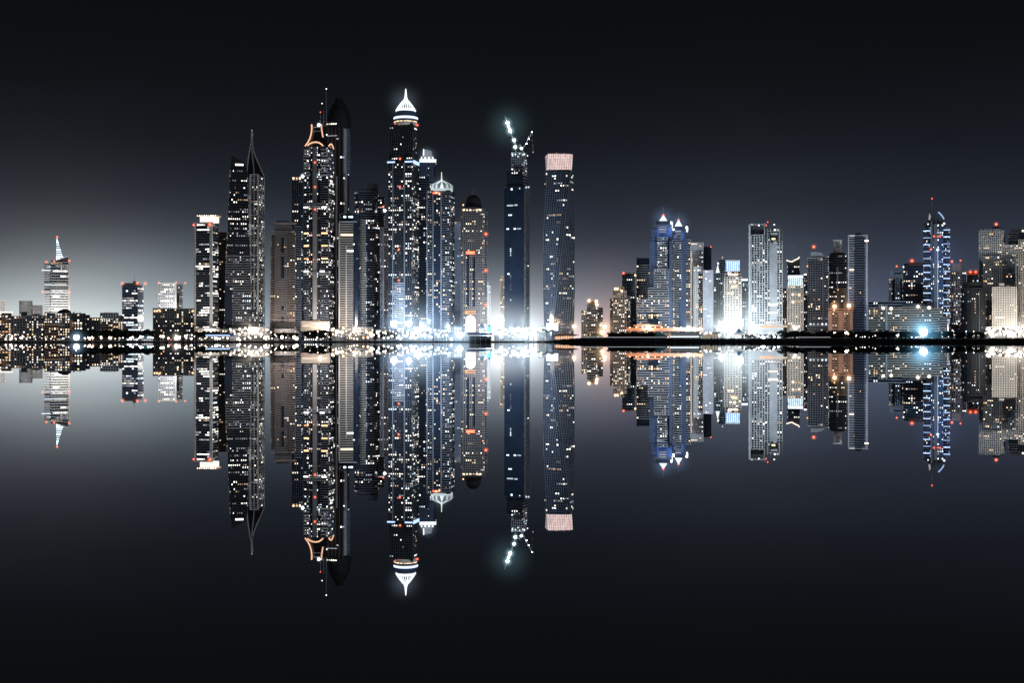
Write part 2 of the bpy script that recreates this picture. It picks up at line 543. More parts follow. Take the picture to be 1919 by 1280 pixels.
t.block(190, 211, 599, 640, -3, 3.2, wall='cream', core='glass_brown', fh=4.0, bay=3.6, lit=.85, pal='warm', run=3, name='bay_front')
t.boxes('eave', [(195, 220, 585.4, 587.2, -2.5, 20)], 'cream')
t.done()
t = tower('small_block', 'narrow pale low block squeezed beside the blue office tower', 226, 2260, cat='building')
t.block(221, 230, 592, 640, 0, 16, wall='pale', core='glass', fh=3.4, lit=.4, pal='warm'); t.done()
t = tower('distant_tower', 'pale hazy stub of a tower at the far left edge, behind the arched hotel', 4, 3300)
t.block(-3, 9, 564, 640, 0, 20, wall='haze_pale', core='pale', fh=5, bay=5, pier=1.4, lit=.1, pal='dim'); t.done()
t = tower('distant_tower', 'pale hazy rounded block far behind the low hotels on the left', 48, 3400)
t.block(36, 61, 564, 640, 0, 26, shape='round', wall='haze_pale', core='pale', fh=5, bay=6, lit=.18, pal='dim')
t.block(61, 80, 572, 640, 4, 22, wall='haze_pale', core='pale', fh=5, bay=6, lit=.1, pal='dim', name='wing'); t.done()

# wedge roofed office tower with a striped spire
t = tower('office_tower', 'office tower with a wedge roof and blue white striped pointed spire on the left', 107, 2700)
t.block(95, 128, 530, 640, 0, 34, wall='white', core='dark', fh=5.2, bay=4, band=2.0, lit=.6, pal='white', run=7)
t.block(95, 128, 491, 530, 0, 34, wall='pale', core='glass_navy', fh=5.2, bay=4, band=1.5, lit=.6, pal='white', run=6, name='upper_shaft')
t.block(83, 95, 493, 640, 6, 26, wall='pale', core='dark_band', fh=5.2, bay=4, band=2.0, lit=.3, pal='cool', run=5, name='side_wing')
t.boxes('light_strip', [(128, 131, 490, 636, .8, 6)], 'cream')
t.boxes('lit_ledge', [(78, 95, 505.5, 507.5, 4, 8), (84, 128, 546, 548, -1, 1), (83, 124, 533, 535, -1, 1), (83, 128, 539, 540.4, -1, 1)], 'em_shopcool')
t.plate('wedge_roof', [(95, 491), (96, 488), (106, 487), (128, 479.5), (128, 491)], 1, 30, 'dark')
t.plate('roof_edge', [(106, 487.6), (106, 486.6), (128, 479), (128, 480.2)], -.6, 1, 'em_dim')
sp = MB(); 
def spx(py): return 105.2 + (py - 486) * -.0, 106 + (py - 446) * .345
for i in range(9):
    ya = 486 - i * 4.4; yb_ = ya - (2.6 if i < 7 else 4.0)
    l1, r1 = 105.3 + i * .1, 107 + (ya - 446) * .32; l2, r2 = 105.3 + i * .1, 107 + (yb_ - 446) * .32
    sp.cur = 0
    sp.plate([(t.U(l1), t.Z(ya)), (t.U(r1), t.Z(ya)), (t.U(r2), t.Z(yb_)), (t.U(l2), t.Z(yb_))], 8, 14)
sp.build('spire', ['em_cool'], t.root)
t.plate('spire_core', [(105.8, 487), (119, 481), (107.6, 446), (106.4, 446)], 9.5, 12.5, 'blue_wall')
for a in ((107, 443.5, 10), (87, 491, 0), (101.5, 489.5, -1), (130, 488, 0), (80, 547, 3), (130, 547, 0)):
    t.lamp(*a, r=1.9, glow=9, gk=1.2, gc=(1, .3, .16))
t.done()

t = tower('office_block', 'blue glass office block with rows of lit floors and red roof beacons', 249, 2350, theta=-24, cat='building')
t.block(229, 258, 534, 640, 0, side=11, wall='pale', core='glass_blue', fh=4.4, bay=3.6, band=.8, proud=.25, pier=.5, lit=.95, pal='cool', run=5,
        rows=[1, 1.3, .9, 1.2, .5, 1.1, .8])
t.block(230, 257, 531, 534, 2, 8, wall='grey', core='dark', lit=0, fh=4, name='roof_house')
t.boxes('plant_room', [(247, 251, 526.5, 531, 4, 9)], 'rust')
t.tube('roof_mast', [(249, 527), (249, 516)], .3, 'steel', y=6)
for x, r in ((230, 2.2), (258, 1.8), (268, 1.8)): t.lamp(x, 531, -1 if x < 260 else 10, r=r, glow=11, gk=1.6, gc=(1, .3, .16))
t.done()

t = tower('office_block', 'bright white floodlit office block with red roof lights behind the dark slab', 320, 2480, theta=-18, cat='building')
t.block(297, 328, 532, 640, 0, side=14, wall='white', core='glass_blue', fh=4.4, bay=3.6, band=2.1, pier=1.2, lit=.9, pal='white', run=5)
t.boxes('parapet_light', [(296, 330, 530, 532.4, -1, .8)], 'em_white')
t.boxes('corner_column', [(328, 331, 532, 636, -1.2, 2)], 'white')
for x in (298, 330, 341): t.lamp(x, 529.5, 0 if x < 335 else 20, r=1.6, glow=8, gk=1.2, gc=(1, .35, .2))
t.done()

t = tower('residential_slab', 'wide dark residential slab with sparse warm windows and red roof corner lights', 330, 2240, cat='building')
t.block(287, 366, 579, 640, 0, 24, wall='dark', core='glass', fh=4.0, bay=3.8, band=.8, pier=.8, lit=.16, pal='warm', run=1.4)
t.block(362, 376, 585, 640, 4, 20, wall='dark_band', core='glass', fh=4.0, lit=.12, pal='warm', name='side_wing')
t.boxes('roof_edge', [(286, 367, 577.6, 579, -1, 24)], 'dark_band')
t.tube('roof_mast', [(297, 578), (297, 566)], .35, 'dark', y=8)
for x in (290, 294.5, 300, 361, 365): t.lamp(x, 583, -1, r=1.5, mat='em_amber', glow=6, gk=.9, gc=(1, .45, .25))
t.done()

t = tower('residential_tower', 'grey tower with a glowing lantern crown and a pale vertical rib', 386, 2230, theta=-22)
t.block(365, 396, 419, 640, 0, side=13, wall='dark_band', core='glass', fh=4.2, bay=3.8, band=.9, lit=.75, pal='white', run=4,
        rows=[1, .9, .3, .8, 1.1, 1.3, .7, 1, .4, 1.2, .8, 1.2, .15])
t.boxes('rib', [(364, 367.2, 421, 630, -1.3, 1), (393.5, 398, 416, 630, -1.6, 1.5)], 'pale')
t.boxes('parapet', [(364, 398, 416, 419, -1.2, 3)], 'pale')
t.box('lantern', 373, 401.5, 405.2, 416, 4, 22, 'em_crown')
t.box('lantern_roof', 370.5, 404, 402.8, 405.2, 1, 25, 'em_dimwarm')
for i in range(9): t.lamp(370 + i * 4.2, 404, 0.2, r=.9, mat='lamp_soft', glow=0, name='roof_lamp')
t.lamp(363.5, 421, -1.6, r=1.7, glow=8, gk=1.3); t.lamp(394.5, 421, -3.5, r=2.4, glow=13, gk=1.9, gc=(1, .28, .14))
for j in range(40):
    t.win(0, 0, 0, 0, 'em_dim') if False else None
t.box('podium', 367, 412, 614, 621, -6, -1.7, 'em_shop')
t.done()

t = tower('residential_tower', 'slim brown striped tower wedged behind the lantern tower and the slanted black tower', 416, 2420)
t.block(407, 426, 446, 640, 0, 26, wall='brown', core='glass_brown', fh=4.2, bay=3.6, band=1.7, pier=1.2, lit=.10, pal='warm')
t.boxes('roof_house', [(409, 425, 437, 446, 3, 20)], 'brown'); t.boxes('roof_edge', [(408, 425, 434.6, 436, 2, 21)], 'rust')
t.boxes('edge_lights', [(423.6, 425.6, 470, 628, -1.4, -.6)], 'em_dimwarm')
t.done()

t = tower('slanted_tower', 'black glass tower with a slanted pointed top and scattered lit windows', 446, 2260)
t.block(431.5, 463, 318, 480, 0, 30, x0b=424, x1b=469, wall='dark', core='glass', fh=4.2, bay=3.7, band=.7, proud=.3, lit=.30, pal='white', run=2.2, parapet=.6)
t.block(424, 469, 480, 640, -.2, 30, x0b=419.5, x1b=471, wall='grey', core='glass', fh=4.2, bay=3.7, band=.85, proud=.5, lit=.20, pal='white', run=2)
t.block(421, 435, 535, 612, -1.6, 4, wall='dark', core='glass_navy', band=0, lit=.03, pal='white', name='glass_panel')
t.plate('slanted_roof', [(431.5, 319), (434, 291), (443, 295.5), (456, 302), (461, 310), (463.4, 319)], 2, 28, 'black')
t.win(448.5, 308, 15, 3.2, 'em_white', 1.9)
t.done()

t = tower('spired_tower', 'pale framed tower whose curved lattice roof sweeps up into a tall needle', 480, 2275, theta=-20)
t.block(468, 484, 330, 640, 0, side=10, wall='grey', core='glass', fh=4.2, bay=4, band=.9, proud=.4, lit=.50, pal='white', run=1.5)
t.boxes('frame', [(468, 471, 326, 632, -1.5, .6), (475.8, 477.2, 330, 632, -1.3, .6), (482.4, 485.4, 326, 632, -1.6, 1.4)], 'pale')
t.boxes('frame_bar', [(468, 485, y, y + 1.6, -1.7, .4) for y in (326, 352, 377, 402, 425, 452, 478, 500, 521)], 'pale')
b = MB()
for y in range(330, 630, 25): b.box(t.U(485.4), t.U(485.4) + 1.2, .5, 27, t.Z(y + 1.6), t.Z(y))
for d in (9, 18, 26.6): b.box(t.U(485.4), t.U(485.4) + .9, d - .6, d + .6, t.Z(632), t.Z(327))
b.build('side_frame', 'pale', t.root)
t.plate('roof_fin', [(461, 330), (463, 300), (467, 277), (468.2, 268), (471, 268), (473, 281), (478, 296), (485, 311), (492, 329)], 6, 9, 'black')
for pts in ([(460.6, 330), (463, 300), (467, 275), (469, 266)], [(470.5, 266), (473.4, 281), (478.6, 296), (485.4, 311), (493.4, 329)], [(470, 275), (472, 296), (474, 314), (475, 330)]):
    rb = MB(); rb.tube([t.L(x, y, 4) for x, y in pts], 1.0, 6); rb.build('roof_rib', 'pale', t.root)
t.tube('needle', [(469.3, 272), (469.3, 243)], 2.2, 'pale', y=7, r1=1.9)
t.lamp(469.3, 242, 7, r=.9, mat='em_white', glow=0)
t.done()

t = tower('stone_tower', 'brown stone tower with square punched windows and a pointed arch at its foot', 536, 2215)
t.block(515.5, 545, 421, 640, 0, 30, wall='mauve', core='glass', fh=4.05, bay=3.3, band=1.6, proud=.6, pier=1.5, lit=.03, pal='warm')
t.block(508.5, 518, 440, 640, 2, 24, wall='brown', core='glass_brown', fh=4.05, bay=4, band=1.4, proud=1.5, lit=.05, pal='warm', name='balcony_wing', x0b=506)
t.block(543, 553, 436, 640, -1, 24, wall='brown', core='glass_brown', fh=4.05, bay=4, band=1.5, proud=1.0, lit=.07, pal='warm', name='balcony_wing')
t.block(552, 565, 424, 640, 6, 22, wall='dark_band', core='glass', fh=4.05, bay=4, band=.9, lit=.05, pal='mix', name='rear_wing')
t.boxes('glass_strip', [(527.5, 532.5, 446, 474, -1.2, -.6), (527.5, 532.5, 482, 522, -1.2, -.6), (527.5, 532.5, 574, 581, -1.2, -.6)], 'glass')
t.boxes('cornice', [(512.5, 556, 416.6, 420, -2, 28), (509, 549, 433, 434.4, -2, .4), (514, 553, 589, 590.6, -1.8, -.9), (512, 553, 599, 600.6, -1.8, -.9)], 'brown')
t.plate('pointed_arch', [(526.5, 603), (526.5, 598), (529.5, 593), (532.5, 598), (532.5, 603)], -1.5, -.9, 'glass_navy')
t.plate('roof_house', [(516, 417), (518, 413), (540, 413), (546, 417)], 5, 22, 'dark')
t.done()

t = tower('residential_tower', 'dark tower with dotted lights and a lit roof frame left of the neon crowned tower', 559, 2360)
t.block(547, 572, 338, 640, 0, 28, wall='dark_band', core='glass', fh=4.15, bay=3.9, band=.7, pier=.9, lit=.20, pal='mix', run=1.5)
t.boxes('roof_frame', [(547, 571, 329, 331, 1, 3)] + [(547 + i * 6, 548.4 + i * 6, 329, 338, 1, 3) for i in range(4)], 'dark_band')
for i in range(3):
    for j in range(2): t.win(549.5 + i * 6, 333.6 + j * 4.4, 4.2, 3.2, 'em_warm', 2)
t.lamp(567.5, 329.5, 1, r=2.6, mat='lamp_white', glow=8, gc=(.8, .9, 1), gk=1.3, name='roof_lamp')
t.done()

# ---- neon crowned tower
t = tower('crowned_tower', 'tall dark tower with glowing peach neon arches round its concave crown', 597, 2230, theta=-17)
t.block(578, 603, 274, 640, 1.5, 28, wall='dark', core='glass', fh=4.15, bay=3.6, band=.5, pier=.5, lit=.26, pal='mix', run=1.6)
t.block(570, 579, 276, 640, 0, 30, wall='dark_band', core='glass', fh=4.15, bay=3.8, band=.8, proud=1.0, lit=.26, pal='white', run=1.5, name='balcony_wing')
t.block(602, 615, 276, 640, 0, side=11, wall='dark_band', core='glass', fh=4.15, bay=3.8, band=.8, proud=1.0, lit=.30, pal='white', run=1.5, name='balcony_wing')
t.boxes('balcony', [(569.4, 579, y, y + 2.2, -2, .5) for y in range(279, 328, 6)] + [(601.6, 615, y, y + 2.2, -2, .5) for y in range(279, 328, 6)], 'pale')
t.plate('crown_body', [(569.5, 277), (571, 272), (578, 263), (583, 250), (584, 234), (604, 234), (605, 250), (608, 262), (614, 271), (616, 277)], 4, 20, 'glass')
t.boxes('crown_bar', [(586, 602, 236, 238, 3, 4.4), (586, 602, 244, 245.2, 3, 4.4)], 'grey')
nb = MB()
nb.tube([t.L(x, y, -1) for x, y in ((572, 273), (577, 266.5), (581, 259), (583.6, 250), (584.6, 241), (584.4, 232.5))], 1.25, 8)
nb.build('neon_tube', 'em_neon', t.root)
nb = MB(); nb.tube([t.L(x, y, -1) for x, y in ((576.5, 272), (581, 268.4), (587, 266.2), (592, 265.8), (598, 267), (602, 269.6), (605.5, 273))], 1.2, 8)
nb.build('neon_tube', 'em_neon', t.root)
nb = MB(); nb.tube([t.L(x, y, -1) for x, y in ((602.6, 232.5), (603, 242), (604.2, 250), (605.6, 257))], 1.2, 8)
nb.build('neon_tube', 'em_neon', t.root)
nb = MB(); X0 = t.U(615.4)
nb.tube([(X0 + .6, dd, t.Z(yy)) for dd, yy in ((1, 273), (7, 269.5), (14, 267.5), (21, 268.5), (29, 274))], 1.2, 8)
nb.build('neon_tube', 'em_neon', t.root)
t.lamp(596.5, 233, 3, r=2.3, mat='lamp_white', glow=7, gc=(.85, .92, 1), gk=1.0, name='crown_lamp')
t.tube('mast', [(604, 236), (604, 205)], .45, 'steel', y=8); t.tube('mast', [(608.5, 236), (608.5, 164)], .4, 'steel', y=9)
t.tube('mast', [(597.5, 236), (597.5, 208)], .4, 'steel', y=9)
t.lamp(608.6, 164.5, 9, r=1.0, mat='em_white', glow=0); t.lamp(601, 192, 8, r=1.0, mat='em_white', glow=0); t.lamp(597.5, 208, 9, r=1.1, glow=3)
for y in (304, 350, 392): t.lamp(590.5, y, -.6, r=1.9, glow=9, gk=1.6)
for y in (439, 484): t.lamp(583.5 if y == 439 else 588, y + 2, -.6, r=1.2, glow=3, gk=.6)
t.boxes('belt', [(569, 616.4, 381, 382.4, -2.2, -.4), (569, 616.4, 385.6, 387, -2.2, -.4), (569, 616.4, 510, 511.4, -2.2, -.4), (569, 616.4, 514, 515.4, -2.2, -.4)], 'grey')
for x, y in ((574, 388.5), (608, 388.5), (574.5, 508.5), (604.5, 508.5)):
    t.win(x, y, 9, 2.8, 'em_white', -2.3)
for y in (437, 460.5, 484.5):
    t.win(574.3, y, 9, 2.6, 'em_amber', -1.2); t.win(608.5, y, 12, 2.6, 'em_amber', -1.2)
t.boxes('centre_spine', [(586, 594, 275, 600, -.2, 1.2)], 'dark_band')
b = MB()
for i in range(52): b.box(t.U(587), t.U(593), -.5, -.1, t.Z(402 + i * 3.9), t.Z(400.4 + i * 3.9))
b.build('spine_slats', 'beige', t.root)
t.box('podium', 567, 620, 604, 621, -10, -2.4, 'beige')
t.boxes('podium_lights', [(568, 619, 601.4, 604, -9.5, -3), (570, 617, 609.5, 612, -11, -10.2)], 'em_shop')
t.done()

# ---- tallest tower with dark dome
t = tower('domed_skyscraper', 'tallest tower, with a black pronged dome and a pale ribbed side strip', 631, 2330, theta=-22)
t.block(608, 643, 236, 640, 0, side=11.5, wall='brown', core='glass_brown', fh=4.15, bay=7, band=.25, proud=.15, pier=1.1, lit=.03, pal='cool')
t.lathe('dome', 630, [(23, 236), (22.6, 226), (21.5, 217), (20, 209), (18.6, 205), (15, 199), (12.6, 192), (9, 190), (7.4, 186)], 'black', y=14)
b = MB()
for a in range(6):
    aa = a * pi / 3 + .2
    b.obox(t.U(630) + 6 * cos(aa), 14 + 6 * sin(aa), aa, 1.2, 3.2, t.Z(190), t.Z(180.5))
b.build('prongs', 'black', t.root)
b = MB(); X0 = t.U(643)
b.box(X0, X0 + 1.4, 3, 14, t.Z(325), t.Z(240)); b.box(X0, X0 + 1.2, 6, 16, t.Z(600), t.Z(326))
b.build('side_strip', 'lilac', t.root)
for i in range(24):
    b = MB(); b.box(X0 + .1, X0 + 2.2, 15, 29, t.Z(238 + i * 3.8 + 1.4), t.Z(238 + i * 3.8)); b.build('side_balcony', 'grey', t.root)
for x in (617, 621, 625, 629, 633): t.win(x, 233, 2.6, 2.2, 'em_white', -9)
t.boxes('lit_ledge', [(612, 632, 253, 254.2, -.8, -.3)], 'em_dim')
t.boxes('edge_column', [(622.5, 625, 330, 632, -1.6, .5), (630, 632.4, 330, 632, -1.6, .5)], 'lilac')
t.done()

t = tower('banded_tower', 'brown tower of horizontal balcony bands with a curved black glass right flank', 655, 2222)
t.block(636.5, 661, 416, 640, 0, 26, wall='beige', core='black', fh=4.05, bay=5.5, band=1.55, proud=1.0, lit=.04, pal='warm', run=2)
t.block(636, 675, 401, 640, 2.5, 30, shape='round', wall='dark', core='glass', band=0, lit=.015, pal='cool', name='glass_flank')
t.boxes('divider', [(647.6, 650.2, 460, 634, -1.5, .4), (634.6, 637, 418, 634, -1.3, 3)], 'beige')
t.boxes('crown_edge', [(638, 672, 399, 400.6, 4, 28)], 'dark')
for x in (646, 655, 659): t.win(x, 406, 4.6, 3.4, 'em_cool', 2.4)
t.win(650, 440, 23, 3.6, 'em_warm', -1.1); t.win(656, 470, 12, 3, 'em_white', -1.1)
t.boxes('roof_band', [(636.4, 669, 414.5, 416, -1.4, .6)], 'grey')
t.done()

t = tower('balcony_tower', 'slender curved tower of stacked pale balconies beside the black glass flank', 678, 2270)
t.block(672.5, 684, 412, 640, 0, 22, shape='bow', ch=3, wall='beige', core='glass_brown', fh=4.05, bay=4, band=1.5, proud=.9, lit=.03, pal='warm', x1b=687)
t.done()

t = tower('residential_tower', 'dark residential tower with a stepped sloping roof and many white windows', 693, 2330)
t.block(665, 709, 359, 640, 0, 30, shape='oct', ch=7, wall='dark_band', core='glass', fh=4.15, bay=3.8, band=.9, lit=.26, pal='white', run=2, rows=[1.2, 1, .5, 1.2, .8])
t.block(708, 720, 368, 640, 5, 24, wall='dark_band', core='glass', fh=4.15, band=.9, lit=.2, pal='white', name='side_wing')
t.plate('sloping_roof', [(665.5, 359.5), (666, 356), (685, 347), (686, 343), (707.5, 342.6), (708.6, 359.5)], 3, 26, 'dark')
t.lamp(718.5, 386, 4, r=1.6, glow=7, gk=1.3); t.lamp(721, 393.5, 3.5, r=2.2, mat='lamp_white', glow=6, gc=(.8, .9, 1), gk=.8, name='roof_lamp')
t.done()

t = tower('balcony_tower', 'pale slatted tower edge standing just left of the white domed tower', 721, 2290)
t.block(713, 729, 427, 640, 0, 22, wall='lilac', core='glass', fh=3.5, bay=5, band=1.4, proud=1.0, lit=.07, pal='white')
t.boxes('spine', [(717, 719.2, 426, 634, -1.4, .4)], 'grey'); t.done()

# ---- white domed tower
t = tower('white_domed_tower', 'tall dark tower topped by a glowing white dome and needle over blue rings', 756, 2245, theta=-17)
t.block(729.5, 773, 232, 303, 0, side=8.5, wall='dark', core='glass', fh=4.15, bay=3.7, band=.5, proud=.25, pier=.5, lit=.20, pal='white', run=2.4, name='upper_shaft')
t.block(728, 772, 306, 640, -1.6, side=14, wall='dark', core='glass', fh=4.15, bay=3.7, band=.6, proud=.3, pier=.5, lit=.27, pal='white', run=1.9)
t.boxes('blue_belt', [(726.5, 741, 298.5, 306, -3, 5), (759.5, 774, 298.5, 306, -3, 5)], 'blue_wall')
t.boxes('belt_light', [(726.5, 741, 302, 304.6, -3.5, -3.1), (759.5, 774, 302, 304.6, -3.5, -3.1)], 'em_blue')
b = MB(); b.box(t.U(774), t.U(774) + 1.4, 1, 34, t.Z(306), t.Z(300)); b.build('side_belt', 'em_blue', t.root)
t.boxes('pilaster', [(735.6, 737.6, 306, 634, -2.6, -1.2), (757.5, 759.5, 306, 634, -2.6, -1.2)], 'dark_band')
t.boxes('lower_cladding', [(739, 757, y, y + 1.5, -2.2, -1.2) for y in range(530, 622, 4)], 'grey')
c = 756
t.lathe('cornice', c, [(20, 233), (21.5, 228), (21.5, 226), (20, 224.5)], 'cream', y=14, seg=28)
b = MB()
for i in range(26):
    a = pi + (i + .5) * pi / 26 * 1.0
    b.sphere((t.U(c) + 21.6 * t.k * cos(a), 14 + 21.6 * t.k * sin(a), t.Z(226.6)), .8, 6, 4)
b.build('cornice_lamps', 'em_warm', t.root)
t.lathe('blue_ring', c, [(20, 224), (22.4, 221.6)], 'blue_wall', y=14, seg=28)
t.lathe('ring_light', c, [(22.4, 221.4), (23.4, 219.4), (22.8, 217.6), (21, 217)], 'em_ring', y=14, seg=28)
t.lathe('ring_top', c, [(20.8, 216.8), (20.4, 215.6)], 'blue_wall', y=14, seg=28)
t.lathe('ring_cap', c, [(20.4, 215.5), (20, 213), (18.6, 210)], 'blue_wall', y=14, seg=28)
t.lathe('drum', c, [(18.2, 210.5), (18.2, 206)], 'glass_blue', y=14, seg=28)
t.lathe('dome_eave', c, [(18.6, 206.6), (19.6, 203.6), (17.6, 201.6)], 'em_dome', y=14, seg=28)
b = MB()
for i in range(24):
    a = 2 * pi * i / 24
    pts = [(r * t.k, t.Z(y)) for r, y in ((17.6, 202.4), (15.2, 198.4), (12.2, 194), (8.8, 189.8), (5.4, 185.6))]
    b.tube([(t.U(c) + r * cos(a), 14 + r * sin(a), z) for r, z in pts], .75, 5)
b.build('dome_ribs', 'em_dome', t.root)
t.lathe('dome', c, [(16.6, 202.6), (14.2, 198.6), (11.2, 194.2), (7.8, 190), (4.6, 186), (3.2, 184), (2.6, 180), (1.9, 177)], 'grey', y=14, seg=28)
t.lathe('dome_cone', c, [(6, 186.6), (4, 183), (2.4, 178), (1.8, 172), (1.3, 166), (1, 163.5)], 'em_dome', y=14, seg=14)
t.lamp(c, 163.4, 14, r=1.2, mat='em_dimwarm', glow=0)
bloom(t.root, t.L(c, 190, 4), 46, (.55, .7, .9), .22)
for x, y, d in ((750, 230.5, -.8), (779, 233, 10), (750, 297, -1), (750, 350, -2.4), (748, 467.5, -2.4), (748, 525.5, -2.4), (741, 231, -.8)):
    t.lamp(x, y, d, r=1.8 if x != 741 else .9, glow=9 if x != 741 else 4, gk=1.5)
t.done()

t = tower('lit_crown_tower', 'blue tinged tower with a floodlit white stepped crown behind the domed tower', 800, 2345)
t.block(785, 817, 304, 640, 0, 28, wall='dark_band', core='glass_navy', fh=4.15, bay=3.8, band=.8, lit=.14, pal='mix', run=2)
t.boxes('blue_panel', [(786, 802, 305, 330, -.9, -.5), (804, 813, 305, 340, -.9, -.5)], 'blue_wall')
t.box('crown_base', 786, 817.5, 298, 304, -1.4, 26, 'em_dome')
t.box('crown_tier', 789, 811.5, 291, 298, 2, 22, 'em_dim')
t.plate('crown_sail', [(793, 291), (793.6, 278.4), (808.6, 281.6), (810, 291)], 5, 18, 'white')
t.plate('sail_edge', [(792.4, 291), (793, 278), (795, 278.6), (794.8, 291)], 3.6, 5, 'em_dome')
t.tube('mast', [(801, 281), (801, 273)], .3, 'steel', y=10)
for x in (790, 797, 804, 811): t.lamp(x, 295.5, .5, r=1.7, mat='em_dome', glow=0, name='crown_lamp')
bloom(t.root, t.L(801, 292, 0), 26, (.6, .75, .9), .35)
t.done()

t = tower('ribbed_dome_tower', 'balcony striped tower under a ribbed floodlit dome with a short needle', 825, 2238, theta=-15)
t.block(801, 842, 357, 640, 0, side=10, wall='dark_band', core='glass', fh=4.05, bay=3.8, band=1.0, proud=.9, lit=.24, pal='mix', run=2.2)
t.block(813, 826, 357, 640, -1.2, 6, wall='dark', core='glass_navy', fh=4.05, band=.4, proud=.2, lit=.2, pal='warm', run=2, name='glass_bay')
t.boxes('pier', [(811, 813, 357, 634, -2.2, 0), (826, 828, 357, 634, -2.2, 0), (799.6, 801.4, 357, 634, -1.4, 1)], 'dark_band')
c = 824
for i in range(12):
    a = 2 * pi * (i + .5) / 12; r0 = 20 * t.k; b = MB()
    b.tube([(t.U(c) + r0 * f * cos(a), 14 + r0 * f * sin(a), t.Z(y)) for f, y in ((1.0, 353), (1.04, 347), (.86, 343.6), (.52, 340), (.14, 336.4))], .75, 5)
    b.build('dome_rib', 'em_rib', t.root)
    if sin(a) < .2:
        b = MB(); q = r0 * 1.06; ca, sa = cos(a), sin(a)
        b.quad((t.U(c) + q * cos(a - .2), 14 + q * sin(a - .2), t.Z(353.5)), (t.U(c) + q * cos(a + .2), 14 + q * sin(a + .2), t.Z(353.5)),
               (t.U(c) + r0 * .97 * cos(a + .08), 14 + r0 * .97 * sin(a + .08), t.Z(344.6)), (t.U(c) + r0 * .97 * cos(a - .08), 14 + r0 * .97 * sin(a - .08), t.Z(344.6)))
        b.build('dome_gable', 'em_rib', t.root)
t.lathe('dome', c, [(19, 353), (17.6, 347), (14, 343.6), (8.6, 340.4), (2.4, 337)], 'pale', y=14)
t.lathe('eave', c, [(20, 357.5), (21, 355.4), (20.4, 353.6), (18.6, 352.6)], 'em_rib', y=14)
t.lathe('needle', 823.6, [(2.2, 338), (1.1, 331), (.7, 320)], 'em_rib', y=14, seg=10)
t.boxes('red_sign', [(812, 825, 360, 362.6, -3, -2.4)], 'em_red'); t.lamp(818.5, 361, -3.4, r=1.5, mat='em_amber', glow=7, gk=1.0)
bloom(t.root, t.L(824, 347, 2), 28, (.6, .78, .86), .22)
t.done()

t = tower('balcony_tower', 'thin pale tower of small balconies tucked behind the ribbed dome tower', 856, 2350)
t.block(847, 863, 416, 640, 0, 22, wall='lilac', core='grey', fh=4.0, bay=3.4, band=1.4, pier=1.0, lit=.06, pal='white')
t.lamp(853.5, 417.5, -1, r=1.7, mat='em_warm', glow=0, name='roof_lamp'); t.done()

t = tower('dome_topped_tower', 'stone tower with dark dome, red sign and a tall glowing arched portal at its foot', 886, 2235)
t.block(864, 908, 390, 640, 0, 32, shape='oct', ch=4, wall='mauve', core='glass', fh=4.15, bay=3.7, band=1.4, pier=1.1, proud=.5, lit=.24, pal='warm', run=1.8, rows=[1, .8, .2, 1.3, 1.1, .6, 1, .3])
t.block(905, 912.5, 398, 640, 6, 24, wall='dark_band', core='glass', fh=4.15, band=1, lit=.06, pal='warm', name='side_wing')
t.boxes('glass_strip', [(875.5, 879, 478, 575, -1.2, -.7), (887, 890.5, 483, 575, -1.2, -.7)], 'glass')
t.lathe('dome_drum', 887, [(19, 391), (19, 387), (16, 384.6), (15, 382)], 'black', y=16)
t.lathe('dome', 887, [(14.6, 382.4), (14.2, 376), (12.4, 370), (9, 366), (4.6, 363.6), (.5, 362.8)], 'black', y=16)
t.tube('mast', [(884.6, 363), (884.6, 352)], .35, 'steel', y=16); t.tube('mast', [(888, 363), (888, 352)], .35, 'steel', y=16)
for i in range(6): t.win(869 + i * 6.2, 393.5, 3.6, 2.4, 'em_warm', -.6)
t.boxes('red_sign', [(873.6, 889.6, 470.6, 476.4, -2, -1.3)], 'em_red'); t.boxes('sign_face', [(875.6, 887.6, 472.4, 474.6, -2.3, -2)], 'em_neon')
t.boxes('portal_sign', [(871, 892, 582, 585, -2.4, -1.6), (871.6, 891.6, 586.4, 588.8, -2.4, -1.6)], 'em_neon')
pa = [(872.6, 622), (872.6, 599), (874, 594.6), (877, 591.6), (881.6, 590.4), (886, 591.6), (889.4, 594.6), (890.8, 599), (890.8, 622)]
t.plate('portal', pa, -1.7, -1, 'em_crown')
t.boxes('portal_column', [(872, 873.6, 598, 622, -2.6, -1.8), (876, 877, 597, 622, -2.2, -1.8), (886.6, 887.6, 597, 622, -2.2, -1.8), (890.2, 891.8, 598, 622, -2.6, -1.8)], 'rust')
for y in (438, 506.5, 571): t.lamp(910.5, y, 4, r=2.2, glow=13, gk=2.0, gc=(1, .25, .13))
t.lamp(868, 381 + 2, 8, r=1.2, mat='em_amber', glow=0)
t.done()

t = tower('balcony_tower', 'short pale tower in the glare right of the arched portal', 915, 2300)
t.block(911.5, 919, 535, 640, 0, 20, wall='white', core='grey', fh=3.4, bay=3, band=1.2, pier=.9, lit=.1, pal='white')
t.boxes('roof_house', [(912.5, 916, 529, 535, 3, 12)], 'pale'); t.done()
t = tower('balcony_tower', 'thin cream tower of stacked balconies against the left side of the crane topped tower', 942, 2300)
t.block(937.5, 945.5, 519, 640, 0, 20, wall='cream', core='glass_brown', fh=3.4, bay=3, band=1.3, proud=.8, lit=.2, pal='warm'); t.done()

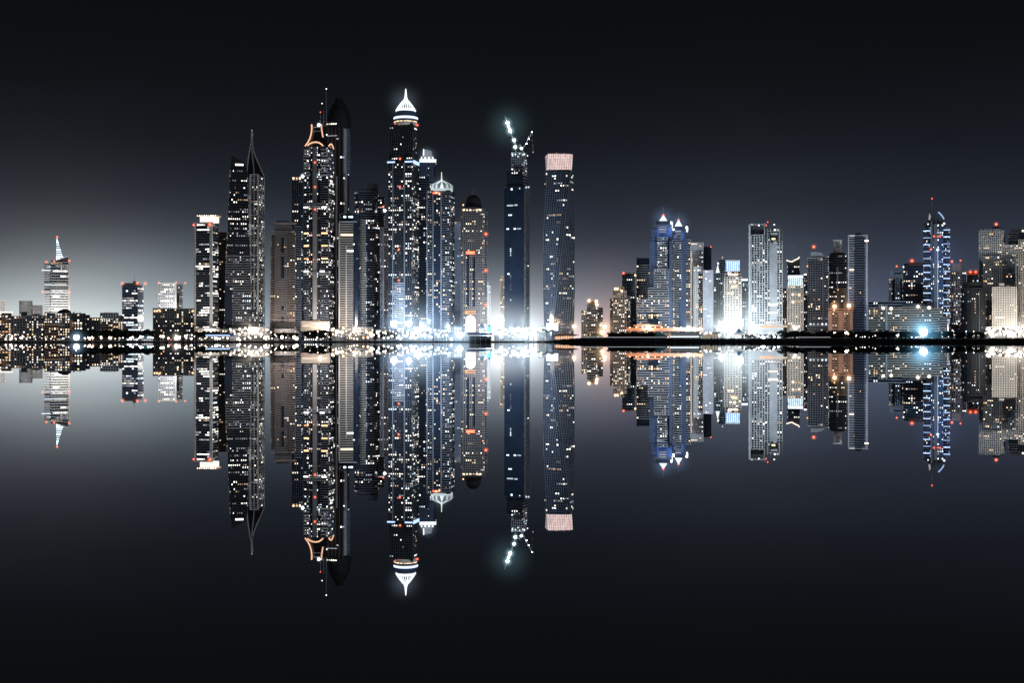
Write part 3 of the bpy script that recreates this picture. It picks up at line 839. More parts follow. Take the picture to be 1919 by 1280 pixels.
# ---- tower under construction
t = tower('unfinished_tower', 'unfinished dark navy tower with bare lit upper floors under two cranes', 968, 2265, theta=-16)
t.block(957, 980, 287, 320, 5, 20, wall='grey', core='black', fh=4.2, bay=4, band=.8, proud=.5, pier=.6, lit=.34, pal='cool', run=1.4, name='open_floors')
t.block(949, 979, 317, 352, 1.5, 30, wall='dark', core='glass', fh=4.2, bay=4, band=.35, proud=.25, lit=.05, pal='cool', name='upper_shaft')
t.block(945, 981.5, 349, 640, 0, side=11, wall='black', core='glass_navy', fh=4.2, bay=4, band=.2, proud=.12, lit=.004, pal='cool')
b = MB(); X0 = t.U(981.5)
for i in range(70):
    b = MB(); b.box(X0 - 1, X0 + 1.6, 4, 36.5, t.Z(352 + i * 3.95 + 1.5), t.Z(352 + i * 3.95)); b.build('side_slab', 'grey', t.root)
b = MB(); X1 = t.U(979.3)
for i in range(9):
    b = MB(); b.box(X1, X1 + 1.6, 4, 26, t.Z(300 + i * 5.4 + 1.4), t.Z(300 + i * 5.4)); b.build('side_slab', 'grey', t.root)
t.boxes('safety_screen', [(957, 981, 284, 287.4, 3.6, 24)], 'grey')
for x, y, r in ((960, 287, 1.9), (982, 289, 1.3), (966, 289, 1.2), (974, 288, 1.4), (971, 293, 1.4), (961, 292, 1.1), (988, 292, 1), (985.5, 351, 1.7), (990, 351, 1.9), (959, 354, 1.7), (960, 316.5, 1.4), (974, 353, 1.2)):
    t.lamp(x, y, -.4 if x < 980 else 2, r=r, mat='em_cool', glow=0, name='work_lamp')
for x, y, w_ in ((956, 384.5, 12), (951.6, 428.5, 5), (965, 428.5, 4), (973, 428.5, 7), (956, 402.5, 7), (967, 384, 6)):
    t.win(x, y, w_, 2.6, 'em_cool', -.2)
for i in range(4): t.win(957, 466 + i * 4, 2, 2, 'em_cool', -.2)
t.win(953, 513, 4, 2.4, 'em_cool', -.2)
for i in range(7): t.win(957, 517 + i * 4.2, 1.6, 1.6, 'em_dim', -.2)
t.win(957, 562, 2, 2, 'em_cool', -.2)
t.boxes('fascia', [(944, 949, 349, 351, -1, 3)], 'dark')
t.done()

def crane(label, D, base, root_y, tip, back, lamps):
    bx_, by_ = base
    c = Tower('tower_crane', label, bx_, D, cat='crane', g=(CY - root_y) * D / F + H); c.g = (CY - root_y) * D / F + H
    b = MB()
    def lattice(p, q, w):
        n = 9
        for s_ in (-1, 1):
            for s2 in (-1, 1): b.tube([(p[0] + s_ * w, p[1] + s2 * w, p[2]), (q[0] + s_ * w * .6, q[1] + s2 * w * .6, q[2])], .26, 4)
        for i in range(n):
            f0, f1 = i / n, (i + 1) / n; sg = 1 if i % 2 else -1
            A = [p[k] + (q[k] - p[k]) * f0 for k in range(3)]; B = [p[k] + (q[k] - p[k]) * f1 for k in range(3)]
            b.tube([(A[0] + sg * w, A[1] - w, A[2]), (B[0] - sg * w * .8, B[1] - w, B[2])], .2, 4)
    lattice(c.L(bx_, root_y + 1, 12), c.L(bx_, by_, 12), .9); b.build('mast', 'steel', c.root)
    b = MB(); lattice(c.L(bx_, by_, 12), c.L(tip[0], tip[1], 12), .75); b.build('jib', 'white', c.root)
    b = MB(); lattice(c.L(bx_, by_, 12), c.L(back[0], back[1], 12), .7); b.build('counter_jib', 'steel', c.root)
    q = c.L(back[0], back[1], 12); b = MB(); b.box(q[0] - 1.6, q[0] + 1.6, 10.6, 13.4, q[2] - 2.6, q[2] + .4); b.build('counterweight', 'grey', c.root)
    p = c.L(bx_, by_, 12); b = MB(); b.box(p[0] - 1.3, p[0] + 1.3, 9.8, 11.2, p[2] - 1.8, p[2] + 1.0); b.build('cab', 'pale', c.root)
    for x, y, r, gl in lamps:
        c.lamp(x, y, 10, r=r, mat='lamp_white', glow=gl, gc=(.55, .86, .95), gk=1.5, name='floodlight')
    return c
c = crane('crane with a steep jib carrying dazzling floodlights on the unfinished tower', 2265, (966, 270), 286, (946, 214), (975, 274),
      [(951, 228, 2.6, 13), (952.6, 234.5, 1.8, 8), (956, 243, 2.5, 13), (954.6, 239, 1.6, 6), (963.4, 260.6, 2.2, 9), (965.6, 273.6, 2.2, 9)])
bloom(c.root, c.L(953, 234, 6), 64, (.32, .6, .7), .2)
c = crane('smaller crane leaning right with a hanging hook line on the unfinished tower', 2262, (980, 277), 286, (997.5, 244), (974, 268),
      [(997.2, 245, .9, 0), (990.8, 258, .8, 0), (987, 267, .9, 0), (977, 276, 1.8, 6)])
b = MB(); b.tube([c.L(997.5, 245, 12), c.L(999, 282, 12)], .12, 4); b.build('hook_line', 'steel', c.root)
c.lamp(999, 283, 12, r=.9, mat='em_white', glow=0, name='hook_lamp')

# ---- twisted tower
t = tower('twisted_tower', 'twisting glass tower with spiralling mullions and a glowing pale pink crown', 1047, 2235)
TW = dict(shape='oct', ch=5.5, fh=4.2, bay=4.2)
t.block(1023.5, 1071.5, 318, 640, 0, 43.6, wall='dark_band', core='glass_navy', band=.35, proud=.25, pier=.45, lit=.09, pal='mix', run=2.6, twist=1.25, twist0=.16, parapet=.4, **TW)
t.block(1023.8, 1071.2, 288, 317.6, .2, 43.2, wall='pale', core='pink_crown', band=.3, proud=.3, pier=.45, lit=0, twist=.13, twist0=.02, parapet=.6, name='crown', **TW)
t.boxes('crown_fin', [(1028 + i * 4.7, 1029 + i * 4.7, 285.4 + (i % 3) * .7, 290, 4 + abs(i - 4) * 1.6, 12) for i in range(9)], 'pink_crown')
t.done()

# ================================================================== right half
t = tower('terraced_block', 'stepped apartment block with amber roof lights standing alone left of the rust road', 1110, 2300, cat='building')
t.block(1100, 1120, 571, 640, 0, 24, wall='pale', core='glass', fh=4.15, bay=3.6, band=1.5, lit=.25, pal='warm', run=2)
t.block(1090, 1101, 582, 640, 2, 20, wall='pale', core='glass', fh=4.15, bay=3.4, band=1.4, pier=1.2, lit=.2, pal='warm', name='left_wing')
t.block(1119, 1130, 577, 640, 3, 20, wall='dark_band', core='glass', fh=4.15, bay=3.4, band=1.2, lit=.25, pal='warm', name='right_wing')
t.block(1103, 1115, 564, 571, 6, 12, wall='beige', core='glass_brown', lit=0, fh=4, name='roof_house')
for x, y in ((1104, 563.5), (1117.5, 565), (1118.5, 571)): t.lamp(x, y, -1, r=2.2, mat='lamp_amber', glow=9, gc=(1, .62, .32), gk=1.0, name='roof_lamp')
t.done()
t = tower('residential_tower', 'small grey and cream tower full of warm windows, left of the blue slab', 1162, 2290)
t.block(1143, 1149.5, 560, 640, 2, 18, wall='dark_band', core='glass_brown', fh=4.0, bay=3.2, band=1.0, lit=.2, pal='warm', name='left_wing')
t.block(1149, 1174, 545, 640, 0, 24, wall='beige', core='glass', fh=4.0, bay=3.4, band=1.3, pier=.8, lit=.30, pal='warm', run=1.5)
t.block(1152, 1169, 538, 545, 4, 14, wall='beige', lit=.5, pal='warm', fh=4.0, name='roof_house')
t.block(1173, 1181, 556, 640, 1.5, 20, wall='grey', core='glass', fh=4.0, bay=3.4, band=1.1, lit=.2, pal='warm', name='right_wing')
for x, y in ((1153, 541), (1157, 541.5), (1165.5, 545.6)): t.lamp(x, y, -1, r=1.6, mat='lamp_amber', glow=6, gc=(1, .7, .4), gk=.7, name='roof_lamp')
t.done()
t = tower('residential_tower', 'grey banded tower with a red corner beacon behind the warm windowed tower', 1180, 2380)
t.block(1166, 1193, 514, 640, 0, 26, wall='grey', core='glass', fh=4.05, bay=3.8, band=1.2, lit=.16, pal='white', run=2.5)
t.boxes('corner_rib', [(1189.6, 1193.4, 512, 634, -1.4, .6)], 'pale'); t.boxes('roof_edge', [(1166, 1190, 511.6, 514, -.9, 24)], 'rust')
t.lamp(1168.5, 512, -1, r=1.9, glow=9, gk=1.5, gc=(1, .3, .18)); t.lamp(1190.5, 516, -2, r=1.6, mat='em_warm', glow=0)
t.done()

# blue twin towers
t = tower('blue_tower', 'taller of the blue lit twin towers, with a stepped base and pyramid top', 1240, 2245)
t.block(1217, 1232, 452, 640, 2, 30, wall='blue_wall', core='blue_wall', band=0, lit=0, name='left_shoulder')
t.block(1221, 1232, 430, 452, 3, 26, wall='dark', core='blue_wall', lit=0, fh=6, name='left_step')
t.block(1224, 1259, 421, 640, 4, 26, wall='blue_wall', core='blue_wall', band=0, lit=0, name='centre_shaft')
t.block(1229, 1256, 414, 421, 5, 22, wall='black', core='black', lit=0, fh=5, name='top_step')
t.block(1232, 1250, 445, 640, 0, 10, wall='grey', core='glass', fh=4.05, bay=3.8, band=1.35, proud=.9, lit=.45, pal='white', run=2, name='balcony_front')
t.block(1226, 1253, 505, 640, -2.2, 8, wall='grey', core='glass', fh=4.05, bay=3.8, band=1.3, proud=.9, lit=.34, pal='white', run=2, name='balcony_step')
t.block(1215, 1253, 540, 640, -4.6, 8, wall='grey', core='glass', fh=4.05, bay=3.8, band=1.3, proud=.9, lit=.34, pal='white', run=2, name='balcony_step')
t.block(1194, 1254, 562, 640, -7.2, 10, wall='grey', core='glass_navy', fh=4.05, bay=3.8, band=1.3, proud=.9, lit=.3, pal='warm', run=1.6, name='lower_wing')
t.boxes('gateway', [(1215, 1234, 586.5, 610, -9.3, -8.2)], 'glass_navy')
for x in (1217, 1221.6, 1227, 1232): t.win(x, 591, 3.4, 3.2, 'em_warm', -9.35)
for x in (1217, 1221.6, 1232): t.win(x, 595.4, 3, 2.8, 'em_warm', -9.35)
t.boxes('crown_slats', [(1235, 1248.6, y, y + 2.2, 2.6, 4) for y in (424, 428.5, 433)], 'em_dim')
t.boxes('blue_glow_panel', [(1231, 1234.6, 426, 442, 3.2, 3.9), (1249, 1252.6, 426, 442, 3.2, 3.9)], 'em_bluedim')
t.boxes('dark_cap', [(1224, 1259, 420, 426, 2.6, 3.8)], 'dark')
t.boxes('corner_pier', [(1254, 1259.5, 452, 634, -3, 4)], 'blue_wall')
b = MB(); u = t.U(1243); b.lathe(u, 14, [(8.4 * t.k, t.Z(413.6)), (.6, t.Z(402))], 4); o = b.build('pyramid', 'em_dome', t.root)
t.tube('mast', [(1243, 403), (1243, 386)], .35, 'steel', y=14)
t.lamp(1243, 402, 12, r=1.9, glow=8, gk=1.3)
t.lathe('roof_disc', 1258, [(2.2, 427), (2.8, 424), (2.8, 417), (1.8, 414)], 'em_dome', y=8, seg=12)
bloom(t.root, t.L(1243, 409, 4), 34, (.35, .55, 1.0), .32)
t.done()
t = tower('blue_tower', 'shorter of the blue lit twin towers, right behind, with its own pyramid top', 1272, 2290)
t.block(1257, 1286, 428, 640, 4, 26, wall='blue_wall', core='blue_wall', band=0, lit=0, name='centre_shaft')
t.block(1283, 1293, 437, 460, 6, 20, wall='dark', core='dark', lit=0, fh=6, name='right_step')
t.block(1281, 1294, 449, 640, 5, 22, wall='grey', core='glass', fh=4.05, band=1.2, proud=.7, lit=.22, pal='warm', name='right_wing')
t.block(1264, 1277, 441, 640, 0, 9, wall='grey', core='glass', fh=4.05, bay=3.6, band=1.4, proud=.9, lit=.12, pal='white', name='balcony_front')
t.block(1257, 1265, 451, 640, 2, 9, wall='grey', core='glass', fh=4.05, bay=3.4, band=1.3, proud=.6, lit=.26, pal='warm', name='left_wing')
t.block(1274, 1284, 560, 640, -2, 9, wall='blue_wall', core='blue_wall', band=0, lit=0, name='lower_pier')
t.boxes('crown_slats', [(1265.5, 1276.5, y, y + 2, 2.8, 4) for y in (432, 436.4)], 'em_dim')
t.boxes('blue_glow_panel', [(1277, 1281, 434, 448, 3.2, 3.9)], 'em_bluedim')
b = MB(); b.lathe(t.U(1271.6), 14, [(7.6 * t.k, t.Z(423)), (.6, t.Z(411.5))], 4); b.build('pyramid', 'em_dome', t.root)
t.boxes('top_step', [(1263, 1283, 423, 428, 6, 24)], 'dark')
t.tube('mast', [(1271.6, 412), (1271.6, 396)], .35, 'steel', y=14); t.lamp(1271.6, 411, 12, r=1.8, glow=8, gk=1.3)
t.lathe('roof_disc', 1287, [(2, 434), (2.6, 431), (2.6, 425), (1.6, 423)], 'em_dome', y=8, seg=12)
bloom(t.root, t.L(1272, 418, 4), 32, (.35, .55, 1.0), .3)
t.done()
t = tower('banded_slab', 'dark navy banded slab with a few warm windows left of the blue twin towers', 1205, 2330)
t.block(1192.5, 1219, 497, 640, 0, 28, wall='grey', core='glass_navy', fh=4.15, bay=4, band=1.1, proud=.6, lit=.11, pal='warm', run=1.8)
t.block(1193, 1219, 484, 497, 2, 24, wall='dark', core='glass_navy', lit=0, fh=6, band=.5, name='roof_house'); t.done()

PGL = 'pale towers between the blue twins and the glare'
t = tower('pale_tower', 'hazy pale tower with a lit column, close to the right of the blue twins', 1303, 2350)
t.block(1291, 1318, 455, 640, 0, 24, wall='lilac', core='grey', fh=4.05, bay=3.8, band=1.2, pier=.9, lit=.08, pal='warm')
t.boxes('light_column', [(1294, 1296.4, 470, 632, -1.3, -.4)], 'em_dimwarm'); t.done()
t = tower('dark_slab', 'thin dark slab with a red roof corner light behind the pale towers', 1326, 2420)
t.block(1318, 1333, 463, 640, 0, 24, wall='dark', core='glass_navy', band=.4, proud=.2, lit=.03, pal='cool'); t.lamp(1332, 462.5, 0, r=1.2, glow=4, gk=.8); t.done()
t = tower('pale_tower', 'pale tower with rows of warm lit rooms right of the thin dark slab', 1311, 2310)
t.block(1300, 1317, 500, 640, 0, 22, wall='white', core='grey', fh=4.05, bay=3.4, band=1.3, pier=.9, lit=.2, pal='warm', run=2)
t.block(1309, 1320, 513, 640, -3, 6, wall='white', core='glass_brown', fh=4.05, bay=4, band=1.0, lit=.6, pal='warm', run=2, name='lit_bay'); t.done()
t = tower('pale_tower', 'lower pale tower with dotted balcony edges at the left fringe of the glare', 1328, 2290)
t.block(1318, 1336, 507, 640, 0, 22, wall='lilac', core='grey', fh=4.05, bay=3.4, band=1.4, pier=1.2, lit=.12, pal='white'); t.done()
t = tower('grey_tower', 'grey tower with a stepped lit roof at the left side of the glare', 1348, 2330)
t.block(1338, 1358, 512, 640, 0, 24, wall='grey', core='glass', fh=4.05, bay=3.8, band=1.0, pier=.8, lit=.1, pal='cool')
t.block(1344, 1359, 487, 512, 4, 18, wall='grey', core='glass', fh=4.05, bay=3.8, band=.9, lit=.05, pal='cool', name='upper_step')
t.plate('lit_gable', [(1341, 512), (1345, 495), (1349, 512)], 1.5, 3, 'em_dome')
t.boxes('edge_lights', [(1336.6, 1338.2, 518, 636, -1, .4)], 'em_dim'); t.lamp(1354, 482, 8, r=.9, mat='em_white', glow=0, name='roof_lamp')
t.tube('mast', [(1354, 487), (1354, 482)], .3, 'steel', y=8); t.done()
t = tower('blue_crown_tower', 'stone tower with a bright blue white mosaic crown left of the tallest pale towers', 1372, 2240)
t.block(1357.5, 1389, 519, 640, 0, 26, wall='beige', core='glass', fh=4.2, bay=4.6, band=1.9, pier=1.9, proud=.6, lit=.16, pal='warm')
t.block(1359, 1388, 508, 519, 1.5, 22, wall='beige', core='glass_brown', fh=5, band=1.4, lit=.2, pal='warm', name='upper_step')
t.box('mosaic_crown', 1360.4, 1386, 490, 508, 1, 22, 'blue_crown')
t.boxes('crown_cornice', [(1359.6, 1386.8, 487.4, 490, 0, 23)], 'pale'); t.boxes('lit_arch', [(1365, 1382, 512.6, 516.4, .2, 1)], 'em_crown')
for x in (1365.5, 1382): t.win(x, 514.5, 2.4, 3, 'em_warm', .2)
t.tube('mast', [(1365.5, 488), (1365.5, 472)], .3, 'steel', y=8)
for x, y in ((1369, 528), (1377, 528), (1373.4, 537), (1379, 536.5), (1366, 550), (1372.4, 550)): t.win(x, y, 4.4, 4, 'em_warm', -.6)
t.done()
t = tower('pale_tower', 'small bluish tower with a glowing flat roof in the middle of the glare', 1395, 2360)
t.block(1388.5, 1402, 527, 640, 0, 20, wall='lilac', core='glass_navy', fh=3.4, bay=3, band=1.2, lit=.2, pal='blue'); t.boxes('roof_light', [(1388.4, 1401, 522.4, 527, 0, 18)], 'em_cool'); t.done()

t = tower('twin_slab_tower', 'tallest pale double slab tower right of the glare, with an open roof frame', 1435, 2245)
t.block(1408, 1434, 440, 640, 2, 30, wall='pale', core='glass', fh=4.15, bay=4.8, band=.9, pier=1.3, lit=.26, pal='white', run=1.4)
t.block(1433, 1466, 429, 640, -1, 30, wall='pale', core='glass', fh=4.15, bay=5, band=1.0, pier=1.3, lit=.36, pal='white', run=2.4, rows=[1, .7, 1.3, .5, 1])
t.boxes('side_fin', [(1403, 1406.4, 421, 634, 0, 30)], 'pale')
t.boxes('roof_frame', [(1403, 1435, 419.4, 421.2, 0, 2), (1431.6, 1435, 418, 441, 0, 3)], 'grey')
t.box('roof_screen', 1406.4, 1431.6, 424, 439, 8, 26, 'dark')
t.boxes('top_frame', [(1433, 1466, 424, 429.6, -2.4, 28), (1433, 1437, 429.6, 452, -2.6, -1.4), (1462, 1466, 429.6, 452, -2.6, -1.4)], 'dark')
t.plate('sky_porch', [(1443, 452), (1443, 436), (1458, 436), (1458, 452)], -2.2, -1.5, 'black')
t.plate('porch_hood', [(1444.5, 440), (1444, 436.4), (1457.4, 436.4), (1456, 441)], -3, -2.3, 'pale')
t.win(1449.5, 448, 7, 3.6, 'em_warm', -2.3)
for y in (547, 562): t.win(1449, y + 24, 18, 3.4, 'em_white', -1.8)
t.boxes('dark_strip', [(1442, 1457, 455, 600, -1.5, -1.1)], 'grey')
for x, y in ((1409, 420), (1422, 422), (1436, 422), (1438.6, 416), (1451, 421)): t.lamp(x, y, 0, r=1.2, mat='em_white' if x not in (1436, 1438.6) else 'em_red', glow=0 if x not in (1436, 1438.6) else 5, gk=.8)
t.boxes('podium', [(1402, 1468, 608, 640, -6, -1.6)], 'grey'); t.boxes('podium_lights', [(1424, 1450, 609.5, 614.5, -6.6, -6)], 'em_neon')
t.boxes('shop_lights', [(1450, 1475, 610, 613.5, -7, -6.2)], 'em_shop')
t.done()

t = tower('chevron_tower', 'dark tower with a glowing open V shaped roof edge behind the blue crowned block', 1489, 2400)
t.block(1476, 1499, 498, 640, 0, 24, wall='dark_band', core='glass', fh=4.15, bay=3.6, band=.9, lit=.16, pal='white', run=2.5)
t.plate('roof_fin', [(1476, 498), (1474.6, 490), (1484, 491), (1496, 486), (1498, 478), (1499, 498)], 2, 20, 'dark')
b = MB(); b.tube([t.L(x, y, -1) for x, y in ((1473.8, 487.4), (1480, 489.6), (1484.4, 490.4), (1490, 487), (1496, 484.6), (1498, 481.4))], 1.1, 6); b.build('chevron_light', 'em_crown', t.root)
t.tube('spire', [(1484.4, 490), (1484.4, 456)], .7, 'pale', y=6, r1=.3); t.tube('mast', [(1494, 486), (1494, 478)], .3, 'steel', y=6); t.done()
t = tower('blue_crown_tower', 'lower stone block with a blue white crown, right of the double slab tower', 1490, 2240)
t.block(1476, 1505, 536, 640, 0, 26, wall='beige', core='glass', fh=4.0, bay=4.6, band=1.9, pier=2.0, proud=.6, lit=.12, pal='warm')
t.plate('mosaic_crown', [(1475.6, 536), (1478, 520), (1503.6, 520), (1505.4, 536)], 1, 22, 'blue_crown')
t.boxes('crown_cornice', [(1476.6, 1505, 516, 520, -.2, 23)], 'em_dome')
for x, y in ((1486, 552), (1492, 552), (1497.6, 552.6), (1486, 566), (1491, 565.4), (1497.6, 565.4), (1486, 612), (1497, 612)): t.win(x, y, 4, 3.8, 'em_warm', -.6)
t.boxes('blind_panel', [(1485, 1500, 542, 547, -1, -.6)], 'dark_band'); t.done()
t = tower('pale_tower', 'narrow pale tower of dotted windows behind the lower blue crowned block', 1510, 2340)
t.block(1503, 1516, 520, 640, 0, 20, wall='lilac', core='glass', fh=4.0, bay=3.2, band=1.2, pier=1, lit=.16, pal='warm')
t.boxes('roof_house', [(1505, 1513, 511, 520, 3, 15)], 'dark_band'); t.win(1509, 514, 5, 2.4, 'em_white', 2.8); t.done()
t = tower('pale_tower', 'narrow pale tower in the gap right of the double slab tower', 1470, 2330)
t.block(1463, 1477, 541, 640, 0, 20, wall='beige', core='glass_brown', fh=4.0, bay=3.2, band=1.3, pier=1, lit=.22, pal='warm'); t.done()

t = tower('curved_roof_tower', 'dark blue tower with a curved sail roof under a lone red beacon', 1533, 2270)
t.block(1514, 1542, 484, 640, 0, 28, wall='grey', core='glass_navy', fh=4.05, bay=3.9, band=.95, pier=.4, proud=.5, lit=.10, pal='warm', run=1.5)
t.block(1540, 1552, 482, 640, 2, 24, wall='grey', core='glass_navy', fh=4.05, bay=3.9, band=1.2, proud=.7, lit=.08, pal='white', name='right_wing')
t.plate('sail_roof', [(1519, 483), (1519.4, 472), (1528, 471), (1538, 473.4), (1545, 477.4), (1549, 482)], 4, 22, 'grey')
t.tube('roof_mast', [(1525, 472), (1525, 462.5)], .3, 'dark', y=8); t.lamp(1525, 461.6, 8, r=2.4, glow=12, gk=1.9)
t.lamp(1513, 498.5, -1, r=1.3, mat='em_amber', glow=4, gk=.6)
t.boxes('podium', [(1512, 1552, 606, 613, -4, -1)], 'dark_band')
for x in (1519, 1525, 1533, 1541, 1548): t.lamp(x, 607.5, -4.6, r=1.5, mat='em_cool', glow=0, name='podium_lamp')
t.done()
t = tower('frame_top_tower', 'dark tower with a square pale portal frame standing on its roof', 1571, 2290)
t.block(1553, 1587, 478, 640, 0, 28, wall='dark_band', core='glass', fh=4.15, bay=4, band=1.0, proud=.7, lit=.24, pal='white', run=2)
t.boxes('pier', [(1568, 1571, 500, 634, -1.4, .4)], 'grey')
t.boxes('roof_frame', [(1562, 1566.2, 450, 478, 4, 10), (1573.4, 1577.4, 450, 478, 4, 10), (1561, 1578, 449, 452.4, 3.4, 10.6), (1566.2, 1573.4, 466, 478, 4.6, 9.4)], 'white')
t.boxes('frame_ornament', [(1566.8, 1568.2, 455, 462, 5, 6), (1571.4, 1572.8, 455, 462, 5, 6), (1566.8, 1572.8, 454.4, 455.8, 5, 6), (1566.8, 1572.8, 461.4, 462.8, 5, 6)], 'pale')
t.block(1554, 1587, 541, 640, -1.4, 4, wall='beige', core='glass_brown', fh=4.05, bay=3.2, band=1.4, pier=1.4, lit=.1, pal='warm', name='stone_front')
t.boxes('roof_house', [(1556, 1584, 473.6, 478, 3, 24)], 'dark'); t.done()
t = tower('orange_lit_block', 'lower block, orange light in its rust colour, with two dazzling orange floodlights on its roof', 1576, 2215, cat='building')
t.block(1553, 1598, 583, 640, 0, 22, wall='rust', core='rust', fh=4, bay=4, band=0, lit=0)  # orange floodlighting is put into the rust wall colour
t.block(1559, 1569, 586, 640, -.9, 3, wall='rust', core='black', fh=4, bay=4, band=1.6, proud=.6, lit=.2, pal='warm', name='window_bay')
t.block(1581, 1590, 586, 640, -.9, 3, wall='rust', core='black', fh=4, bay=4, band=1.6, proud=.6, lit=.2, pal='warm', name='window_bay')
t.boxes('cornice', [(1552, 1599, 578, 580, -1.4, 20), (1552, 1599, 582, 583.4, -1.4, 20)], 'rust')
for x, y in ((1564, 574), (1591, 573)): t.lamp(x, y, -3, r=2.8, mat='lamp_amber', glow=14, gc=(1, .55, .28), gk=1.6, name='floodlight')
t.lamp(1563.6, 565, -1, r=1.2, mat='em_amber', glow=5, gk=.8)
t.done()
t = tower('striped_tower', 'plain dark blue glass tower with pale balcony stripes down both edges', 1608, 2235)
t.block(1590, 1626, 441, 640, 0, 30, wall='lilac', core='black', fh=4.2, bay=6, band=1.7, proud=.5, lit=.02, pal='warm')
t.block(1601, 1619, 445, 640, -1.4, 8, wall='dark_band', core='glass_navy', fh=4.2, bay=4, band=1.3, proud=.2, lit=.012, pal='warm', name='glass_front')
t.boxes('edge_rib', [(1589.2, 1591.4, 440, 634, -1.1, 1.4), (1622.6, 1626, 440, 634, -1.2, 1.6)], 'lilac')
t.plate('roof_house', [(1598, 441), (1600, 438.6), (1606, 436.4), (1613, 436.4), (1617, 441)], 4, 24, 'black')
t.boxes('roof_light', [(1592, 1602, 440.4, 442.6, -1.4, -.6), (1616, 1623, 440.4, 442.6, -1.4, -.6)], 'em_dim')
t.win(1624, 451.5, 7, 2.2, 'em_white', -1.4); t.win(1596, 505.5, 8, 2.8, 'em_warm', -1.0)
t.done()

t = tower('resort_hotel', 'long low cream hotel of horizontal balcony bands with a pale stair tower', 1690, 2230, cat='hotel')
t.block(1627, 1745, 576, 640, 0, 24, wall='cream', core='glass_brown', fh=4.1, bay=4, band=1.75, proud=1.0, lit=.16, pal='amber', run=1.3)
t.block(1627, 1699, 565, 576, 4, 18, wall='grey', core='glass', fh=4.6, bay=4, band=1.2, lit=.12, pal='white', name='set_back_floor')
t.block(1745, 1765, 579, 640, -3, 24, wall='cream', core='glass_brown', fh=4.1, bay=4, band=1.6, proud=.8, lit=.05, pal='warm', name='end_wing')
t.box('stair_tower', 1659.6, 1662.4, 572, 634, -2.4, .6, 'pale')
t.block(1759, 1773, 596, 640, -8, 14, wall='beige', core='glass', fh=4.2, band=1.5, lit=.1, pal='warm', name='low_wing')
t.plate('canopy_roof', [(1690, 576), (1692, 570), (1722, 569), (1736, 572), (1738, 576)], 2, 20, 'dark')
for x, y in ((1720, 575), (1741, 577), (1670, 578), (1655, 577)): t.lamp(x, y, -1.5, r=2.0, mat='lamp_warm', glow=7, gc=(1, .8, .55), gk=.8, name='roof_lamp')
t.done()
t = tower('residential_tower', 'grey lilac tower with a flat plant roof, left of the reddish topped tower', 1681, 2330)
t.block(1665.5, 1694, 522, 640, 0, 26, wall='lilac', core='glass', fh=4.15, bay=3.6, band=1.1, pier=1.2, lit=.2, pal='mix')
t.boxes('glass_strip', [(1672, 1677, 524, 600, -.9, -.5), (1687, 1691, 524, 600, -.9, -.5)], 'glass_navy')
t.boxes('roof_house', [(1668, 1690, 508, 522, 3, 22)], 'lilac'); t.boxes('roof_louvre', [(1675, 1689, 510.5, 513.6, 2.4, 3)], 'dark')
t.tube('roof_mast', [(1677, 508), (1677, 499)], .4, 'rust', y=6); t.lamp(1680.5, 498.5, 6, r=1.6, glow=7, gk=1.3); t.lamp(1693.5, 500, 6, r=1.5, mat='em_white', glow=0, name='roof_lamp'); t.done()
t = tower('residential_tower', 'navy banded tower with a reddish roof storey, left of the neon blue tower', 1714, 2320)
t.block(1692, 1735, 507, 640, 0, 28, wall='lilac', core='glass_navy', fh=4.15, bay=4.2, band=1.2, lit=.22, pal='mix', run=1.8)
t.block(1694, 1732, 493, 507, 3, 22, wall='lilac', core='glass_navy', fh=5, band=1.2, lit=0, name='roof_house')
t.boxes('red_lit_wall', [(1703, 1733, 491, 499, 1.6, 2.6)], 'rust'); t.lamp(1709, 488.5, 2, r=2.6, glow=13, gk=1.9); t.done()  # red light on the roof wall is put into its colour

t = tower('neon_blue_tower', 'tower ringed with blue white neon balconies, with horned top and mast', 1755, 2245)
t.block(1744, 1768, 420, 640, 0, 26, wall='dark', core='glass_blue', fh=4.2, bay=3.8, band=.4, proud=.25, lit=.22, pal='blue', run=1.5)
t.block(1731, 1745, 417, 640, 2, 24, shape='bow', ch=3, wall='dark_band', core='glass_navy', fh=4.2, bay=3.8, band=.9, proud=.9, lit=.16, pal='blue', name='left_wing')
t.block(1767, 1779.5, 428, 640, 2, 24, shape='bow', ch=3, wall='dark_band', core='glass_navy', fh=4.2, bay=3.8, band=.9, proud=.9, lit=.16, pal='blue', name='right_wing')
for i, y in enumerate(range(432, 605, 13)):
    for l, r in ((1730.5, 1743), (1767.6, 1780)):
        pts = [(t.U(l + (r - l) * q / 6), 3.4 - 3.4 * sin(pi * q / 6), t.Z(y + (0 if l < 1750 else -1))) for q in range(7)]
        b = MB(); b.tube(pts, .75, 5); b.build('neon_ring', 'em_blue', t.root)
t.boxes('neon_strip', [(1756.8, 1758, 466, 600, -1, -.3)], 'em_strip'); t.lamp(1757.4, 468, -1.4, r=1.9, mat='em_cool', glow=7, gc=(.4, .6, 1), gk=.8, name='strip_lamp')
t.boxes('spine', [(1744, 1747.6, 414, 470, -1.2, .4), (1750, 1757, 420, 634, -.8, .2)], 'dark_band')
t.plate('left_horn', [(1738, 418), (1739, 396), (1746, 392), (1751, 402), (1754, 420)], 4, 18, 'dark')
t.plate('right_horn', [(1756, 420), (1755, 402), (1758, 396), (1764, 402), (1769, 412), (1770, 430)], 4, 18, 'dark')
b = MB(); b.tube([t.L(x, y, 2) for x, y in ((1758.4, 397), (1762, 400.4), (1766, 405), (1769, 410.6))], 1.0, 6); b.build('horn_light', 'em_blue', t.root)
t.plate('horn_panel', [(1739.6, 411), (1741.4, 398), (1744.6, 404), (1743.4, 411)], 2.6, 3.6, 'em_dim')
